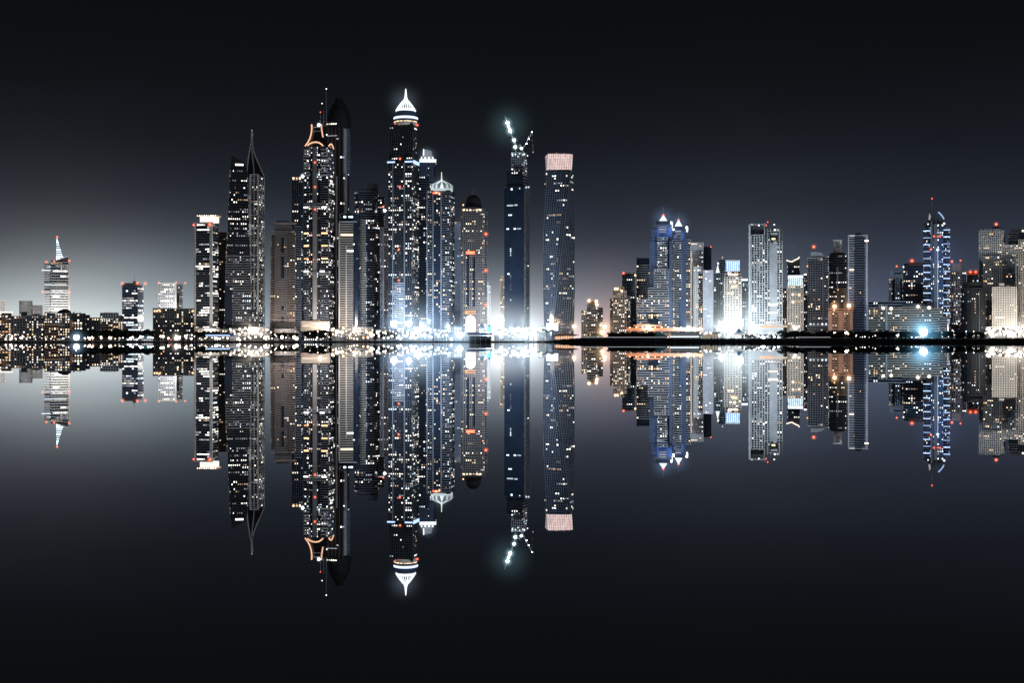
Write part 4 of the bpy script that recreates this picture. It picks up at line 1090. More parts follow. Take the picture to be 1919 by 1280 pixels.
t.tube('mast', [(1746.6, 395), (1746.6, 371)], .7, 'steel', y=9, r1=.3); t.lamp(1746.6, 370.6, 9, r=1.4, glow=5, gk=1.0)
t.lamp(1769.4, 419, 1, r=1.8, mat='em_dome', glow=0, name='horn_lamp')
for x, y in ((1750.4, 442.6), (1762, 443), (1758, 443), (1744.4, 467)): t.lamp(x, y, -1.4, r=1.7 if x < 1755 else 1.1, glow=7, gk=1.4)
bloom(t.root, t.L(1757, 480, -6), 70, (.22, .32, .95), .16)
t.done()
t = tower('residential_tower', 'lilac tower with a stepped roof and two red beacons right of the neon blue tower', 1796, 2330)
t.block(1779, 1811, 510, 640, 0, 26, wall='lilac', core='glass', fh=4.15, bay=3.6, band=1.1, pier=1.0, lit=.26, pal='mix')
t.plate('roof_house', [(1782, 510), (1782, 492), (1794, 494), (1800, 491.4), (1807, 490), (1807, 500), (1810, 510)], 3, 22, 'lilac')
t.lamp(1784, 489.6, 2, r=2.0, glow=9, gk=1.6); t.lamp(1800, 488, 2, r=1.5, glow=6, gk=1.1)
t.boxes('orange_kiosk', [(1791, 1800, 609, 616, -14, -8)], 'rust'); t.done()
t = tower('residential_tower', 'low lilac tower with a red washed roof behind the dark rounded tower', 1822, 2360)
t.block(1810, 1834, 516, 640, 0, 24, wall='lilac', core='glass', fh=4.15, bay=3.6, band=1.2, lit=.18, pal='mix')
t.boxes('red_lit_wall', [(1813, 1833, 507.5, 516, 1, 20)], 'rust'); t.lamp(1818.6, 509.6, -.5, r=2.2, glow=12, gk=1.9); t.lamp(1828.6, 509.6, -.5, r=2.0, glow=11, gk=1.8); t.done()  # red light over the roof is put into the wall colour
t = tower('rounded_tower', 'almost unlit black rounded tower in front of the pale towers on the right', 1825, 2225)
t.block(1801, 1848, 540, 640, 0, 34, shape='round', wall='black', core='black', fh=4.15, bay=4, band=.9, proud=.8, lit=.05, pal='dim')
t.block(1806, 1842, 529, 540, 3, 27, shape='round', wall='black', core='black', fh=4.15, band=.8, lit=0, name='roof_step')
for y in (565.6, 570.5, 575.4, 580.3, 586): t.win(1827.5, y, 2.2, 2.2, 'em_dimwarm', -.4)
t.boxes('front_fin', [(1834, 1836, 545, 632, -.8, 1)], 'dark'); t.done()
t = tower('pale_tower', 'tall pale tower of small square windows with a red beacon, right side', 1856, 2290, theta=-12)
t.block(1834, 1876, 432, 640, 4, 28, wall='white', core='glass', fh=4.05, bay=3.4, band=1.5, pier=1.5, proud=.6, lit=.06, pal='warm')
t.block(1843, 1873, 481, 640, -2, 8, wall='white', core='glass', fh=4.05, bay=3.4, band=1.4, pier=1.5, proud=.6, lit=.12, pal='warm', name='front_step')
t.boxes('roof_house', [(1838, 1856, 427, 432, 6, 26)], 'dark_band'); t.boxes('roof_frame', [(1836, 1874, 428.6, 430, 4, 6)], 'lilac')
t.lamp(1864.5, 419.5, 10, r=2.4, glow=11, gk=1.8); t.tube('roof_mast', [(1864.5, 432), (1864.5, 420)], .4, 'dark', y=10)
t.plate('roof_crown', [(1856, 432), (1858, 425), (1868, 424), (1876, 432)], 10, 24, 'dark'); t.done()
t = tower('pale_tower', 'pale beige tower with a dark roof storey next to the right edge', 1900, 2280)
t.block(1878, 1908, 459, 640, 0, 28, wall='white', core='glass', fh=4.05, bay=3.3, band=1.5, pier=1.4, lit=.08, pal='warm')
t.block(1890, 1930, 436, 640, 6, 24, wall='dark_band', core='glass', fh=4.05, band=1, lit=.05, pal='warm', name='rear_wing')
t.boxes('roof_house', [(1893, 1912, 427.6, 436, 8, 22)], 'dark'); t.lamp(1917, 432.5, 5, r=1.8, mat='em_warm', glow=0, name='roof_lamp')
t.done()
t = tower('pale_tower', 'cream tower cut off by the right edge of the view', 1918, 2250)
t.block(1909, 1940, 449, 640, 0, 28, wall='cream', core='glass', fh=4.05, bay=3.3, band=1.5, pier=1.4, lit=.10, pal='warm'); t.done()
t = tower('cream_block', 'cream mid rise block with a regular grid of small dark windows by the right glare', 1884, 2225, cat='building')
t.block(1860, 1905, 538, 640, 0, 26, wall='cream', core='black', fh=4.2, bay=3.9, band=1.9, pier=1.9, proud=.6, lit=.02, pal='warm')
t.boxes('roof_house', [(1872, 1882, 531, 538, 2, 14)], 'cream'); t.boxes('left_rib', [(1859.4, 1861.4, 537, 634, -1, 1)], 'cream')
t.boxes('podium', [(1846, 1912, 612.4, 618, -7, -1)], 'cream'); t.done()

# ================================================================== ground, quay, water
b = MB(); b.quad((-16000, -6000, 0), (16000, -6000, 0), (16000, 16000, 0), (-16000, 16000, 0))
tag(b.build('water', 'still_water'), kind='structure')
b = MB(); b.quad((-9000, 2150, G0), (9000, 2150, G0), (9000, 9000, G0), (-9000, 9000, G0)); tag(b.build('ground', 'soil'), kind='structure')
b = MB()   # low quay along the whole front
n = 220
for i in range(n):
    xa = -2200 + i * 20.; h = .9 + .25 * R()
    b.box(xa, xa + 20.0, 2112 - 2 * R(), 2116, -1.5, h)
tag(b.build('embankment', 'rock'), kind='structure')
b = MB(); b.box(-2200, 2200, 2116, 2150.5, -1.5, 1.25); tag(b.build('promenade', 'quay_stone'), kind='structure')
# rock breakwater in front of the right half
b = MB()
xs = [P(984 + i * 2.4, 640, 2085)[0] for i in range(700)]
prev = None
for i, x in enumerate(xs):
    ramp = min(1.0, max(0.0, (i - 4) / 34.)); ht = (.8 + 5.3 * ramp) + (R() - .5) * .9
    prof = [(2062 - 1.5 * R(), -1.2), (2067 - R(), ht * .35 + (R() - .5) * .6), (2072, ht * .75 + (R() - .5) * .5), (2077, ht), (2090, ht + (R() - .5) * .4), (2100, ht * .6), (2107, -1.2)]
    k = len(b.v); b.v += [(x + (R() - .5) * .7, y, z) for y, z in prof]
    if prev is not None:
        for q in range(len(prof) - 1): b.f.append((prev + q, k + q, k + q + 1, prev + q + 1)); b.m.append(0)
    prev = k
tag(b.build('breakwater', 'rock'), kind='structure')
b = MB()   # lit shore road behind the breakwater
b.box(P(1075, 640, 2106)[0], 2000, 2107.5, 2111.5, 5.0, 5.5)
tag(b.build('shore_road', 'quay_stone'), kind='structure')

SRND = random.Random(5)
r_ = SRND.random


# ------------------------------------------------------------------ trees
def leaf_crown(rad, hgt, z0, n, seed, leaf=.9):
    q = random.Random(seed); b = MB(); cl = [(q.uniform(-.6, .6) * rad, q.uniform(-.6, .6) * rad, z0 + hgt * q.uniform(.2, .85), rad * q.uniform(.35, .6)) for _ in range(8)]
    for i in range(n):
        c = q.choice(cl); a, e = q.uniform(0, 2 * pi), q.uniform(-1, 1); rr = c[3] * q.uniform(.5, 1.05); se = (1 - e * e) ** .5
        p = (c[0] + rr * se * cos(a), c[1] + rr * se * sin(a), c[2] + rr * e * .75)
        s_ = leaf * q.uniform(.5, 1.1); u = [q.uniform(-1, 1) for _ in range(3)]; v = [q.uniform(-1, 1) for _ in range(3)]
        b.quad(*[tuple(p[k] + s_ * (sa * u[k] + sb * v[k]) for k in range(3)) for sa, sb in ((-.5, -.5), (.5, -.5), (.5, .5), (-.5, .5))])
    return b


def make_tree(seed):
    t = empty('shade_tree', (0, 0, 0), 0, '', 'tree')
    b = MB(); b.tube([(0, 0, 0), (.2, .1, 2), (.1, 0, 4.2)], .38, 6, .2)
    for a in (0.4, 2.5, 4.4): b.tube([(.1, 0, 3.4), (1.6 * cos(a), 1.6 * sin(a), 5.6)], .18, 5, .08)
    b.build('trunk', 'bark', t)
    leaf_crown(4.2, 7.0, 3.0, 620, seed, 1.05).build('crown', 'leaf_dark', t)
    return t


def make_palm(seed):
    q = random.Random(seed); t = empty('palm_tree', (0, 0, 0), 0, '', 'palm')
    hh = 9.0; b = MB(); b.tube([(0, 0, 0), (.25, 0, hh * .4), (.15, 0, hh)], .34, 7, .22); b.build('trunk', 'bark', t)
    b = MB()
    for i in range(22):
        a = 2 * pi * i / 22 + q.uniform(-.15, .15); L = q.uniform(2.9, 3.8); up = q.uniform(.1, 1.2); pts = []
        for k in range(6):
            f = k / 5; pts.append((L * f * cos(a), L * f * sin(a), hh + up * L * .5 * f - L * .62 * f * f))
        for k in range(5):
            w0, w1 = .55 * sin(pi * (k + .35) / 5.6), .55 * sin(pi * (k + 1.35) / 5.6)
            A, B = pts[k], pts[k + 1]
            for sg in (-1, 1):
                d0 = (-sin(a) * w0 * sg, cos(a) * w0 * sg, -.35 * w0); d1 = (-sin(a) * w1 * sg, cos(a) * w1 * sg, -.35 * w1)
                b.quad(A, B, (B[0] + d1[0], B[1] + d1[1], B[2] + d1[2]), (A[0] + d0[0], A[1] + d0[1], A[2] + d0[2]))
    b.build('crown', 'leaf_dark', t)
    return t


PROT = {}


def plant(kind, px, top, Y, label, group, g=G0):
    """kind shade/palm; top = picture row of the crown's top"""
    vs = PROT.setdefault(kind, [])
    if len(vs) < 3: o = (make_tree if kind == 'shade' else make_palm)(len(vs) * 7 + 3); vs.append(o)
    else: o = copy_tree(vs[int(r_() * 3)])
    x, y, _ = P(px, 640, Y); zt = (CY - top) * Y / F + H - g
    s = zt / (10.0 if kind == 'shade' else 10.4)
    o.location = (x, y, g); o.rotation_euler = (0, 0, r_() * 6.28)
    w = s * (1.0 + .25 * r_()) if kind == 'shade' else s
    o.scale = (w, w, s); o['label'] = label; o['group'] = group
    return o


def trees(kind, x0, x1, step, top, jit, Y, label, group, g=G0):
    x = x0
    while x <= x1:
        plant(kind, x + (r_() - .5) * step * .5, top + (r_() - .5) * jit, Y + r_() * 14, label, group, g)
        x += step


trees('shade', 138, 290, 5.2, 619.5, 4.5, 2136, 'dark shade tree in the row along the left promenade below the blue office block', 'shade trees on the left promenade')
trees('shade', 372, 432, 5.6, 622, 4, 2138, 'dark shade tree below the lantern crowned tower', 'shade trees below the lantern tower')
trees('shade', 513, 556, 5.2, 623, 3, 2132, 'dark shade tree at the foot of the brown stone tower', 'shade trees below the stone tower')
trees('shade', 578, 617, 5.2, 620, 3, 2132, 'dark shade tree in front of the neon crowned tower', 'shade trees below the neon tower')
trees('shade', 700, 742, 6.5, 624, 6, 2134, 'dark shade tree below the pale slatted tower', 'shade trees below the slatted tower')
trees('palm', 442, 506, 10, 618, 5, 2136, 'palm in the warm glow below the spired tower', 'palms below the spired tower')
trees('palm', 640, 690, 12, 622, 5, 2134, 'palm against the warm lit shore below the banded tower', 'palms below the banded tower')
trees('palm', 757, 860, 13, 622, 6, 2134, 'palm against the white glare below the domed towers', 'palms in the white glare')
trees('palm', 1000, 1042, 9, 618, 6, 2136, 'palm left of the white billboard', 'palms by the billboard')
trees('shade', 1143, 1232, 4.6, 623.5, 1.6, 2122, 'low dark tree in the hedge behind the breakwater left of the teal tent', 'hedge trees behind the breakwater')
trees('palm', 1262, 1345, 17, 623, 5, 2124, 'palm in front of the pale teal beach pavilions', 'palms by the beach pavilions')
trees('shade', 1394, 1460, 10, 626, 4, 2122, 'bluish tree below the double slab tower', 'trees below the double slab tower')
trees('shade', 1465, 1540, 8.2, 622, 6, 2124, 'dark tree in the mound below the blue crowned block', 'trees below the blue crowned block')
trees('shade', 1541, 1640, 5.0, 621.5, 4, 2124, 'dark tree below the rust block and striped tower', 'trees below the rust block')
trees('shade', 1641, 1722, 5.4, 621.5, 4, 2124, 'dark tree below the long cream hotel', 'trees below the cream hotel')
trees('shade', 1745, 1848, 5.6, 622, 4, 2124, 'dark tree below the neon blue and black towers', 'trees right of the starry floodlight')
trees('palm', 1854, 1925, 8.5, 613, 9, 2128, 'palm silhouetted on the warm glare at the right edge', 'palms on the warm glare')

# ------------------------------------------------------------------ lamps along the shore
LAMP = {}


def street_lamp(px, py, Y, mat, r, label, group, g=1.25, glow=None, gc=(1, .9, .8), gk=1.0):
    x, y, z = P(px, py, Y); key = (mat, round(r, 1), glow)
    hz = max(z - g, 1.2)
    if key not in LAMP:
        t = empty('street_lamp', (0, 0, 0), 0, label, 'lamp')
        b = MB(); b.tube([(0, 0, 0), (0, 0, .8)], .22, 6, .16); b.tube([(0, 0, .8), (0, 0, 1)], .16, 6); b.build('post', 'steel', t)
        b = MB(); b.sphere((0, 0, 0), r, 8, 6); hd = b.build('lamp_head', mat, t); hd.location = (0, -.5, 1)
        if glow: bloom(hd, (0, 0, 0), glow, gc, gk)
        LAMP[key] = t; new = True
    else:
        t = copy_tree(LAMP[key])
    t.location = (x, y, g); t['label'] = label; t['group'] = group
    for c in t.children:
        if c.name.startswith('post'): c.scale = (1, 1, hz)
        else: c.location = (0, -.5, hz)
    return t


def lamps(x0, x1, n, y0, y1, mats, r0, r1, label, group, Y=2121, g=1.25):
    for i in range(n):
        px = x0 + (x1 - x0) * ((i + r_() * .8) / n if i % 3 == 0 else r_())
        street_lamp(px, y0 + (y1 - y0) * r_(), Y + r_() * 6, mats[int(r_() * len(mats))], (r0 + (r1 - r0) * r_() ** 2) * (.55 if r_() < .5 else 1.0), label, group, g)


lamps(2, 46, 14, 627, 636, ['lamp_soft', 'lamp_warm'], 1.0, 1.8, 'pinkish white lamp on the far left shore', 'lamps on the far left shore')
lamps(48, 130, 14, 629, 637, ['lamp_soft'], .8, 1.2, 'small white lamp below the domed hotel', 'lamps below the domed hotel')
lamps(158, 262, 22, 632, 635, ['lamp_warm', 'lamp_soft', 'lamp_soft'], 1.3, 2.2, 'round pinkish white lamp in the row below the blue office block', 'lamps below the blue office block')
lamps(262, 284, 5, 631, 635, ['lamp_white'], 1.4, 2.2, 'teal tinged white lamp at the end of the left lamp row', 'teal tinged lamps')
lamps(284, 372, 17, 630, 636, ['lamp_warm', 'lamp_soft', 'lamp_warm'], 1.3, 2.6, 'warm white lamp below the wide dark slab', 'lamps below the dark slab')
lamps(372, 430, 12, 631, 637, ['lamp_soft', 'lamp_warm'], 1.2, 2.0, 'warm white lamp below the lantern crowned tower', 'lamps below the lantern tower')
lamps(430, 512, 34, 615, 637, ['lamp_warm', 'lamp_soft', 'lamp_soft'], 1.2, 2.6, 'warm lamp in the dense glow below the spired tower', 'lamps below the spired tower')
lamps(514, 560, 6, 627, 635, ['lamp_soft'], .8, 1.1, 'small lamp among the trees below the stone tower', 'lamps below the stone tower')
for x, y in ((528.6, 632), (551.5, 632), (556, 634.5)): street_lamp(x, y, 2118, 'lamp_warm', 2.5, 'large warm white lamp by the water below the stone tower', 'large lamps below the stone tower')
lamps(578, 622, 8, 620, 637, ['lamp_soft'], .8, 1.3, 'small white lamp below the neon crowned tower', 'lamps below the neon tower')
lamps(622, 700, 36, 615, 636, ['lamp_warm', 'lamp_soft', 'lamp_soft', 'lamp_amber'], 1.2, 2.6, 'warm lamp in the peach glow below the banded tower', 'lamps below the banded tower')
lamps(700, 746, 16, 616, 635, ['lamp_warm', 'lamp_white', 'lamp_soft'], 1.0, 2.2, 'mixed lamp among the dark trees below the slatted tower', 'lamps below the slatted tower')
lamps(746, 856, 40, 613, 636, ['lamp_white', 'lamp_white', 'lamp_soft'], 1.2, 2.6, 'bluish white lamp in the glare below the domed towers', 'lamps below the domed towers')
lamps(922, 992, 34, 614, 633, ['lamp_white', 'lamp_white', 'lamp_soft'], 1.4, 2.8, 'white lamp in the glare at the foot of the unfinished tower', 'lamps below the unfinished tower')
lamps(1045, 1082, 8, 628, 633, ['lamp_warm', 'lamp_amber'], 1.2, 2.2, 'amber lamp on the waterside pavilion', 'lamps by the waterside pavilion')
lamps(1310, 1375, 16, 617, 631, ['lamp_white', 'lamp_soft'], 1.1, 2.0, 'white lamp in the glare left of the double slab tower', 'lamps left of the double slab tower', 2118)
lamps(1392, 1460, 18, 624, 632.5, ['lamp_soft', 'lamp_white'], .9, 1.6, 'small white lamp below the double slab tower', 'lamps below the double slab tower', 2116)
lamps(1600, 1646, 8, 628, 632.6, ['lamp_soft'], .8, 1.3, 'small pale lamp below the striped tower', 'lamps below the striped tower', 2116)
lamps(1560, 1596, 4, 623, 626, ['lamp_amber', 'lamp_warm'], 1.6, 2.2, 'amber lamp at the foot of the rust block', 'lamps below the rust block', 2120)
lamps(1680, 1726, 6, 626, 632.5, ['lamp_soft', 'lamp_white'], .6, 1.0, 'tiny lamp among the trees below the cream hotel', 'lamps below the cream hotel', 2116)
lamps(1760, 1846, 12, 620, 632.6, ['lamp_soft'], .6, 1.0, 'tiny lamp among the trees below the black rounded tower', 'lamps below the black tower', 2116)
lamps(1846, 1922, 34, 614, 631, ['lamp_warm', 'lamp_warm', 'lamp_soft'], 1.4, 2.8, 'warm white lamp in the glare at the right edge', 'lamps at the right edge', 2118)


# ------------------------------------------------------------------ big floodlights
def flood(px, py, Y, r, glow, gc, gk, watts, label, mat='lamp_white', lc=None, g=1.25, cat='floodlight'):
    x, y, z = P(px, py, Y)
    t = empty('floodlight', (x, y, g), 0, label, cat); hz = z - g
    b = MB(); b.tube([(0, .6, 0), (0, .6, hz)], .35, 7, .22); b.build('mast', 'steel', t)
    b = MB(); b.box(-r * 1.1, r * 1.1, .9, 1.5, hz - r, hz + r); b.build('lamp_housing', 'steel', t)
    b = MB(); b.sphere((0, 0, hz), r, 14, 10); hd = b.build('lamp_head', mat, t)
    if glow: bloom(hd, (0, 0, hz), glow, gc, gk)
    if watts:
        ld = bpy.data.lights.new('floodlight_beam', 'POINT'); ld.energy = watts * 1.7; ld.color = lc or gc; ld.shadow_soft_size = .3
        lo = bpy.data.objects.new('lamp_light', ld); col.objects.link(lo); lo.parent = t; lo.location = (0, -1.2, hz + r + 1.6)
    return t


W = (.86, .94, 1.0)
flood(143, 632.5, 2118, 4.2, 20, (.5, .72, 1), .9, 14e3, 'round bluish white floodlight by the water below the rust walled hotel')
flood(738, 607, 2190, 5, 36, (.55, .74, 1), .9, 150e3, 'white floodlight left of the foot of the white domed tower')
flood(766, 607, 2190, 4.4, 34, (.55, .74, 1), .9, 150e3, 'white floodlight right of the foot of the white domed tower')
flood(784, 619, 2140, 5.5, 84, (.6, .8, 1), 1.1, 330e3, 'most dazzling bluish floodlight between the two white domed towers')
flood(862, 629, 2120, 4.4, 52, (.55, .78, 1), 1.2, 300e3, 'dazzling starry floodlight by the water left of the arched portal')
flood(915, 627, 2118, 3.4, 13, (.4, .8, .95), .9, 30e3, 'oval cyan floodlight beside the dark jetty')
flood(936, 606, 2170, 4, 78, (.92, .95, .95), .8, 420e3, 'white floodlight high above the glare left of the unfinished tower')
flood(982, 622, 2140, 5, 78, (.7, .88, 1), 1.1, 340e3, 'dazzling floodlight at the right foot of the unfinished tower')
flood(1001, 625, 2125, 3.6, 15, (.4, .74, 1), .9, 30e3, 'bluish floodlight left of the white billboard')
flood(1133, 613, 2180, 3.2, 20, (1, .66, .36), 1.1, 60e3, 'upper amber floodlight right of the lone stepped block', 'lamp_amber')
flood(1129, 624, 2130, 2.8, 15, (1, .62, .32), 1.0, 30e3, 'lower amber floodlight right of the lone stepped block', 'lamp_amber')
flood(1076, 612, 2180, 2.8, 18, (1, .72, .45), .9, 12e3, 'amber floodlight at the right foot of the twisted tower', 'lamp_amber')
flood(1385, 607, 2160, 7, 96, (.80, .95, 1), 1.3, 300e3, 'largest dazzling white floodlight left of the double slab tower')
flood(1352, 613, 2150, 4.5, 40, (.82, .95, 1), .8, 220e3, 'white floodlight in the glare below the grey stepped tower')
flood(1430, 634, 2098, 3.8, 13, (.7, .72, 1), .9, 0, 'violet white oval floodlight behind the breakwater', g=5)
flood(1731, 623.5, 2120, 5.6, 48, (.22, .62, 1), 1.5, 140e3, 'starry blue white floodlight by the water in front of the long cream hotel', lc=(.35, .7, 1))
flood(1858, 625, 2120, 3.6, 16, (1, .9, .78), .8, 60e3, 'round warm white floodlight at the left end of the right glare', 'lamp_warm')
flood(1890, 622, 2150, 4.0, 46, (1, .86, .68), .75, 170e3, 'warm floodlight in the glare below the cream grid block', 'lamp_warm', lc=(1, .95, .9))
flood(1912, 620, 2150, 4.0, 44, (1, .88, .72), .75, 150e3, 'warm floodlight at the right edge of the view', 'lamp_warm', lc=(1, .95, .9))
flood(470, 622, 2160, 2.6, 40, (1, .88, .72), .42, 150e3, 'warm floodlight in the glow below the spired tower', 'lamp_warm')
flood(600, 612, 2190, 2.2, 16, (1, .84, .7), .5, 110e3, 'warm floodlight over the podium of the neon crowned tower', 'lamp_warm')
flood(664, 622, 2160, 2.6, 40, (1, .84, .66), .45, 130e3, 'warm floodlight in the peach glow below the banded tower', 'lamp_warm')
flood(535, 626, 2160, 1.8, 14, (1, .88, .8), .4, 60e3, 'warm floodlight at the foot of the brown stone tower', 'lamp_warm')
flood(330, 634, 2118, 2.8, 12, (1, .92, .78), .7, 12e3, 'cream floodlight by the water below the wide dark slab', 'lamp_warm')
flood(394, 622, 2170, 2.2, 18, (1, .9, .74), .4, 70e3, 'warm floodlight at the foot of the lantern crowned tower', 'lamp_warm')
flood(1214, 617, 2190, 1.6, 8, (1, .7, .5), .5, 30e3, 'amber floodlight on the rust road below the blue twin towers', 'lamp_amber')
flood(1262, 430, 2225, 1.2, 10, (.35, .55, 1), .4, 26e3, 'small blue floodlight between the tops of the blue twin towers', lc=(.25, .45, 1), g=G0)
flood(1290, 618, 2170, 2.0, 26, (.75, .88, 1), .4, 140e3, 'white floodlight on the pavilions below the shorter blue twin', lc=(.8, .9, 1))
flood(1490, 616, 2170, 1.8, 10, (1, .9, .8), .4, 90e3, 'pale floodlight at the foot of the lower blue crowned block')
flood(110, 600, 2640, 1.6, 10, (1, .95, .85), .3, 330e3, 'added hidden light on the wedge roofed office tower, behind the domed hotel', 'lamp_warm')  # added lamp to brighten the office tower, hidden by the hotel

flood(322, 600, 2430, 1.6, 8, (1, .97, .9), .3, 170e3, 'added white light on the bright office block, hidden behind the dark slab')  # added lamp to whiten the office block, out of sight behind the slab
flood(249, 624, 2300, 1.6, 8, (.8, .92, 1), .3, 0, 'added cool lamp hidden at the foot of the blue glass office block')  # added lamp for the blue block, hidden by trees, now without power
flood(40, 600, 3200, 1.6, 8, (1, .95, .88), .3, 350e3, 'added light brightening the hazy rounded block far behind the hotels')  # added lamp to lift the distant pale blocks
# ------------------------------------------------------------------ shore structures
def thing(name, label, cat, px, Y, g=1.25):
    x, y, _ = P(px, 640, Y); t = Tower(name, label, px, Y, cat=cat, g=g); return t

t = thing('billboard', 'blank glowing white billboard at the foot of the twisted tower', 'billboard', 1035, 2150, G0)
t.box('panel', 1023.6, 1046, 605.8, 620, 0, .8, 'em_dome'); t.boxes('frame', [(1023, 1046.6, 605.2, 605.8, -.1, 1), (1023, 1046.6, 620, 620.6, -.1, 1)], 'steel')
for x in (1027, 1042): t.box('leg', x, x + 1, 620.6, 640, .1, .7, 'steel')
t = thing('shed', 'small dark kiosk with one warm lamp left of the billboard', 'kiosk', 1016, 2150, G0)
t.box('wall', 1009, 1022.6, 613, 640, 0, 8, 'beige'); t.box('roof', 1008, 1023.4, 611, 613, -1, 9, 'dark'); t.lamp(1014, 615.5, -1.2, r=1.2, mat='lamp_soft', glow=0, name='wall_lamp')
t.box('window', 1012, 1016, 618, 622, -.3, .1, 'em_warm')
t = thing('jetty_house', 'long dark boathouse with a blue lit roof on the jetty below the portal', 'boathouse', 898, 2110, 1.0)
t.box('wall', 879, 921, 630, 640, 0, 16, 'black'); t.box('roof', 876, 922, 624, 627.6, -2, 18, 'blue_wall'); t.boxes('eave_light', [(876, 918, 627.8, 628.6, -2.3, -1.6)], 'em_dim')
t.boxes('deck_rail', [(878, 921, 632.2, 633, -4, -3.4), (878, 921, 635, 635.8, -4, -3.4)], 'steel')
for x in (880, 890, 900, 910, 919): t.box('post', x, x + .9, 627.6, 640, -1.8, -1, 'steel')
t = thing('turret', 'slim teal turret with a small dome beside the boathouse', 'turret', 917, 2150, G0)
t.block(914, 921, 613, 640, 0, 6, wall='teal_canvas', core='teal_canvas', band=.4, fh=5, lit=0)
t.lathe('dome', 917.5, [(3.6, 613.2), (3.2, 610.6), (2, 608.6), (.3, 607.4)], 'dark', y=3, seg=12)
t = thing('pavilion', 'dark pavilion with a rounded roof right of the arched portal', 'pavilion', 905, 2160, G0)
t.box('wall', 898, 912, 615, 640, 0, 10, 'grey'); t.lathe('roof', 905, [(7.8, 615.2), (7, 611.4), (5, 608.4), (2, 606.4), (.3, 605.6)], 'dark', y=5, seg=16)
for x in (901, 908): t.box('window', x - 1.5, x + 1.5, 618, 622, -.3, .1, 'em_dimwarm')
t = thing('waterside_restaurant', 'low amber lit restaurant with a pointed glass end on the water', 'restaurant', 1060, 2112, 1.0)
t.plate('roof', [(1036, 628.6), (1052, 625.6), (1086, 627.2), (1078, 629.4), (1036, 630.6)], -1, 14, 'rust')
t.box('glazing', 1040, 1074, 630, 636, 0, 10, 'em_neon')
for i in range(8): t.box('post', 1041 + i * 4.4, 1042 + i * 4.4, 629.6, 638, -.9, -.3, 'rust')
t.box('deck', 1034, 1080, 637, 640, -3, 14, 'black')
t = thing('boat', 'small white lit motor boat in front of the billboard', 'boat', 1013, 2040, 0)
t.plate('hull', [(1007, 638.4), (1020.4, 638.2), (1018.6, 640.6), (1008.2, 640.6)], -1.5, 1.5, 'white')
t.box('cabin', 1009, 1017, 635.6, 638.3, -1, 1, 'em_dim'); t.box('cabin_roof', 1008.6, 1017.6, 635, 635.6, -1.2, 1.2, 'white')
t = thing('boat', 'flat dark barge low on the water below the stone tower', 'boat', 575, 2060, 0)
t.plate('hull', [(562, 638.6), (589, 638.6), (587, 640.6), (564, 640.6)], -2, 2, 'grey'); t.boxes('rail', [(563, 588, 637.4, 637.9, -1.9, -1.6)], 'pale')
t = thing('boat', 'small grey launch with a red lamp below the wide dark slab', 'boat', 320, 2060, 0)
t.plate('hull', [(315, 639), (326, 638.8), (324.6, 640.6), (316, 640.6)], -1.5, 1.5, 'grey'); t.box('cabin', 317.6, 322, 637, 639, -.8, .8, 'grey'); t.lamp(320.4, 636.6, -.8, r=.9, glow=4, gk=1.0)
t = thing('elevated_road', 'rust lit elevated road running below the blue twin towers', 'bridge', 1240, 2190, G0)
t.box('deck', 1173, 1318, 614, 620, 0, 9, 'rust'); t.box('parapet', 1187, 1240, 608.6, 611.4, 5, 6, 'rust')
for x in range(1180, 1316, 15): t.box('pier', x, x + 2, 620, 640, 3, 5, 'rust')
for x in range(1180, 1318, 12): t.lamp(x, 613.4, -.4, r=.8, mat='lamp_amber', glow=0, name='deck_lamp')
ld = bpy.data.lights.new('road_lamp', 'AREA'); ld.shape = 'RECTANGLE'; ld.size = 120; ld.size_y = 3; ld.energy = 11e3; ld.color = (1, .66, .5)
lo = bpy.data.objects.new('road_light', ld); col.objects.link(lo); lo.parent = t.root; lo.location = (0, -14, 12); lo.rotation_euler = (radians(78), 0, 0)


t = thing('road_glow_wall', 'added low wall whose glowing line stands for the lit road left of the tents', 'wall', 1165, 2108, 5)
t.box('wall', 1088, 1246, 632.4, 640, 0, 1.2, 'quay_stone'); t.box('road_glow_line', 1088, 1246, 631.6, 632.4, -.2, .6, 'em_dim')  # glowing strip put in for the lit road behind the breakwater
t = thing('road_glow_wall', 'added low wall whose glowing line stands for the lit road below the curved roof tower', 'wall', 1525, 2108, 5)
t.box('wall', 1496, 1556, 632.4, 640, 0, 1.2, 'quay_stone'); t.box('road_glow_line', 1496, 1556, 631.6, 632.4, -.2, .6, 'em_dim')  # same glowing strip, standing in for the lit road here


def tent(px, top, base, w, Y, label, mat, lit=True, g=1.25):
    t = thing('tent', label, 'tent', px, Y, g)
    t.lathe('canopy', px, [(w, base - (base - top) * .3), (w * .96, base - (base - top) * .36), (w * .55, base - (base - top) * .66), (w * .18, top + .6), (.2, top)], mat, y=w * .8, seg=10)
    t.lathe('side_wall', px, [(w * .9, base), (w * .9, base - (base - top) * .3)], 'em_dim' if lit else mat, y=w * .8, seg=10)
    return t
tent(1237, 621.6, 633, 12, 2114, 'teal pointed tent on the shore left of the pale pavilions', 'teal_canvas', False, 5)
tent(1384, 614.6, 628, 9, 2116, 'dark pointed tent in front of the largest glare', 'blue_canvas', True, 5)
tent(276, 627, 637.5, 12, 2120, 'teal lit canopy at the end of the left tree row', 'teal_canvas')
tent(437, 622, 634, 7.5, 2118, 'pale blue peaked tent beside the blue awnings', 'blue_canvas')
t = thing('awning_row', 'long pale blue lit awning below the lantern crowned tower', 'awning', 408, 2116)
t.box('canopy', 385, 430, 627.2, 629.6, 0, 6, 'em_blue'); t.box('valance', 391, 428, 630.4, 632, -1, 5, 'em_dim')
for x in range(387, 431, 7): t.box('post', x, x + .7, 629.6, 640, .3, .8, 'steel')
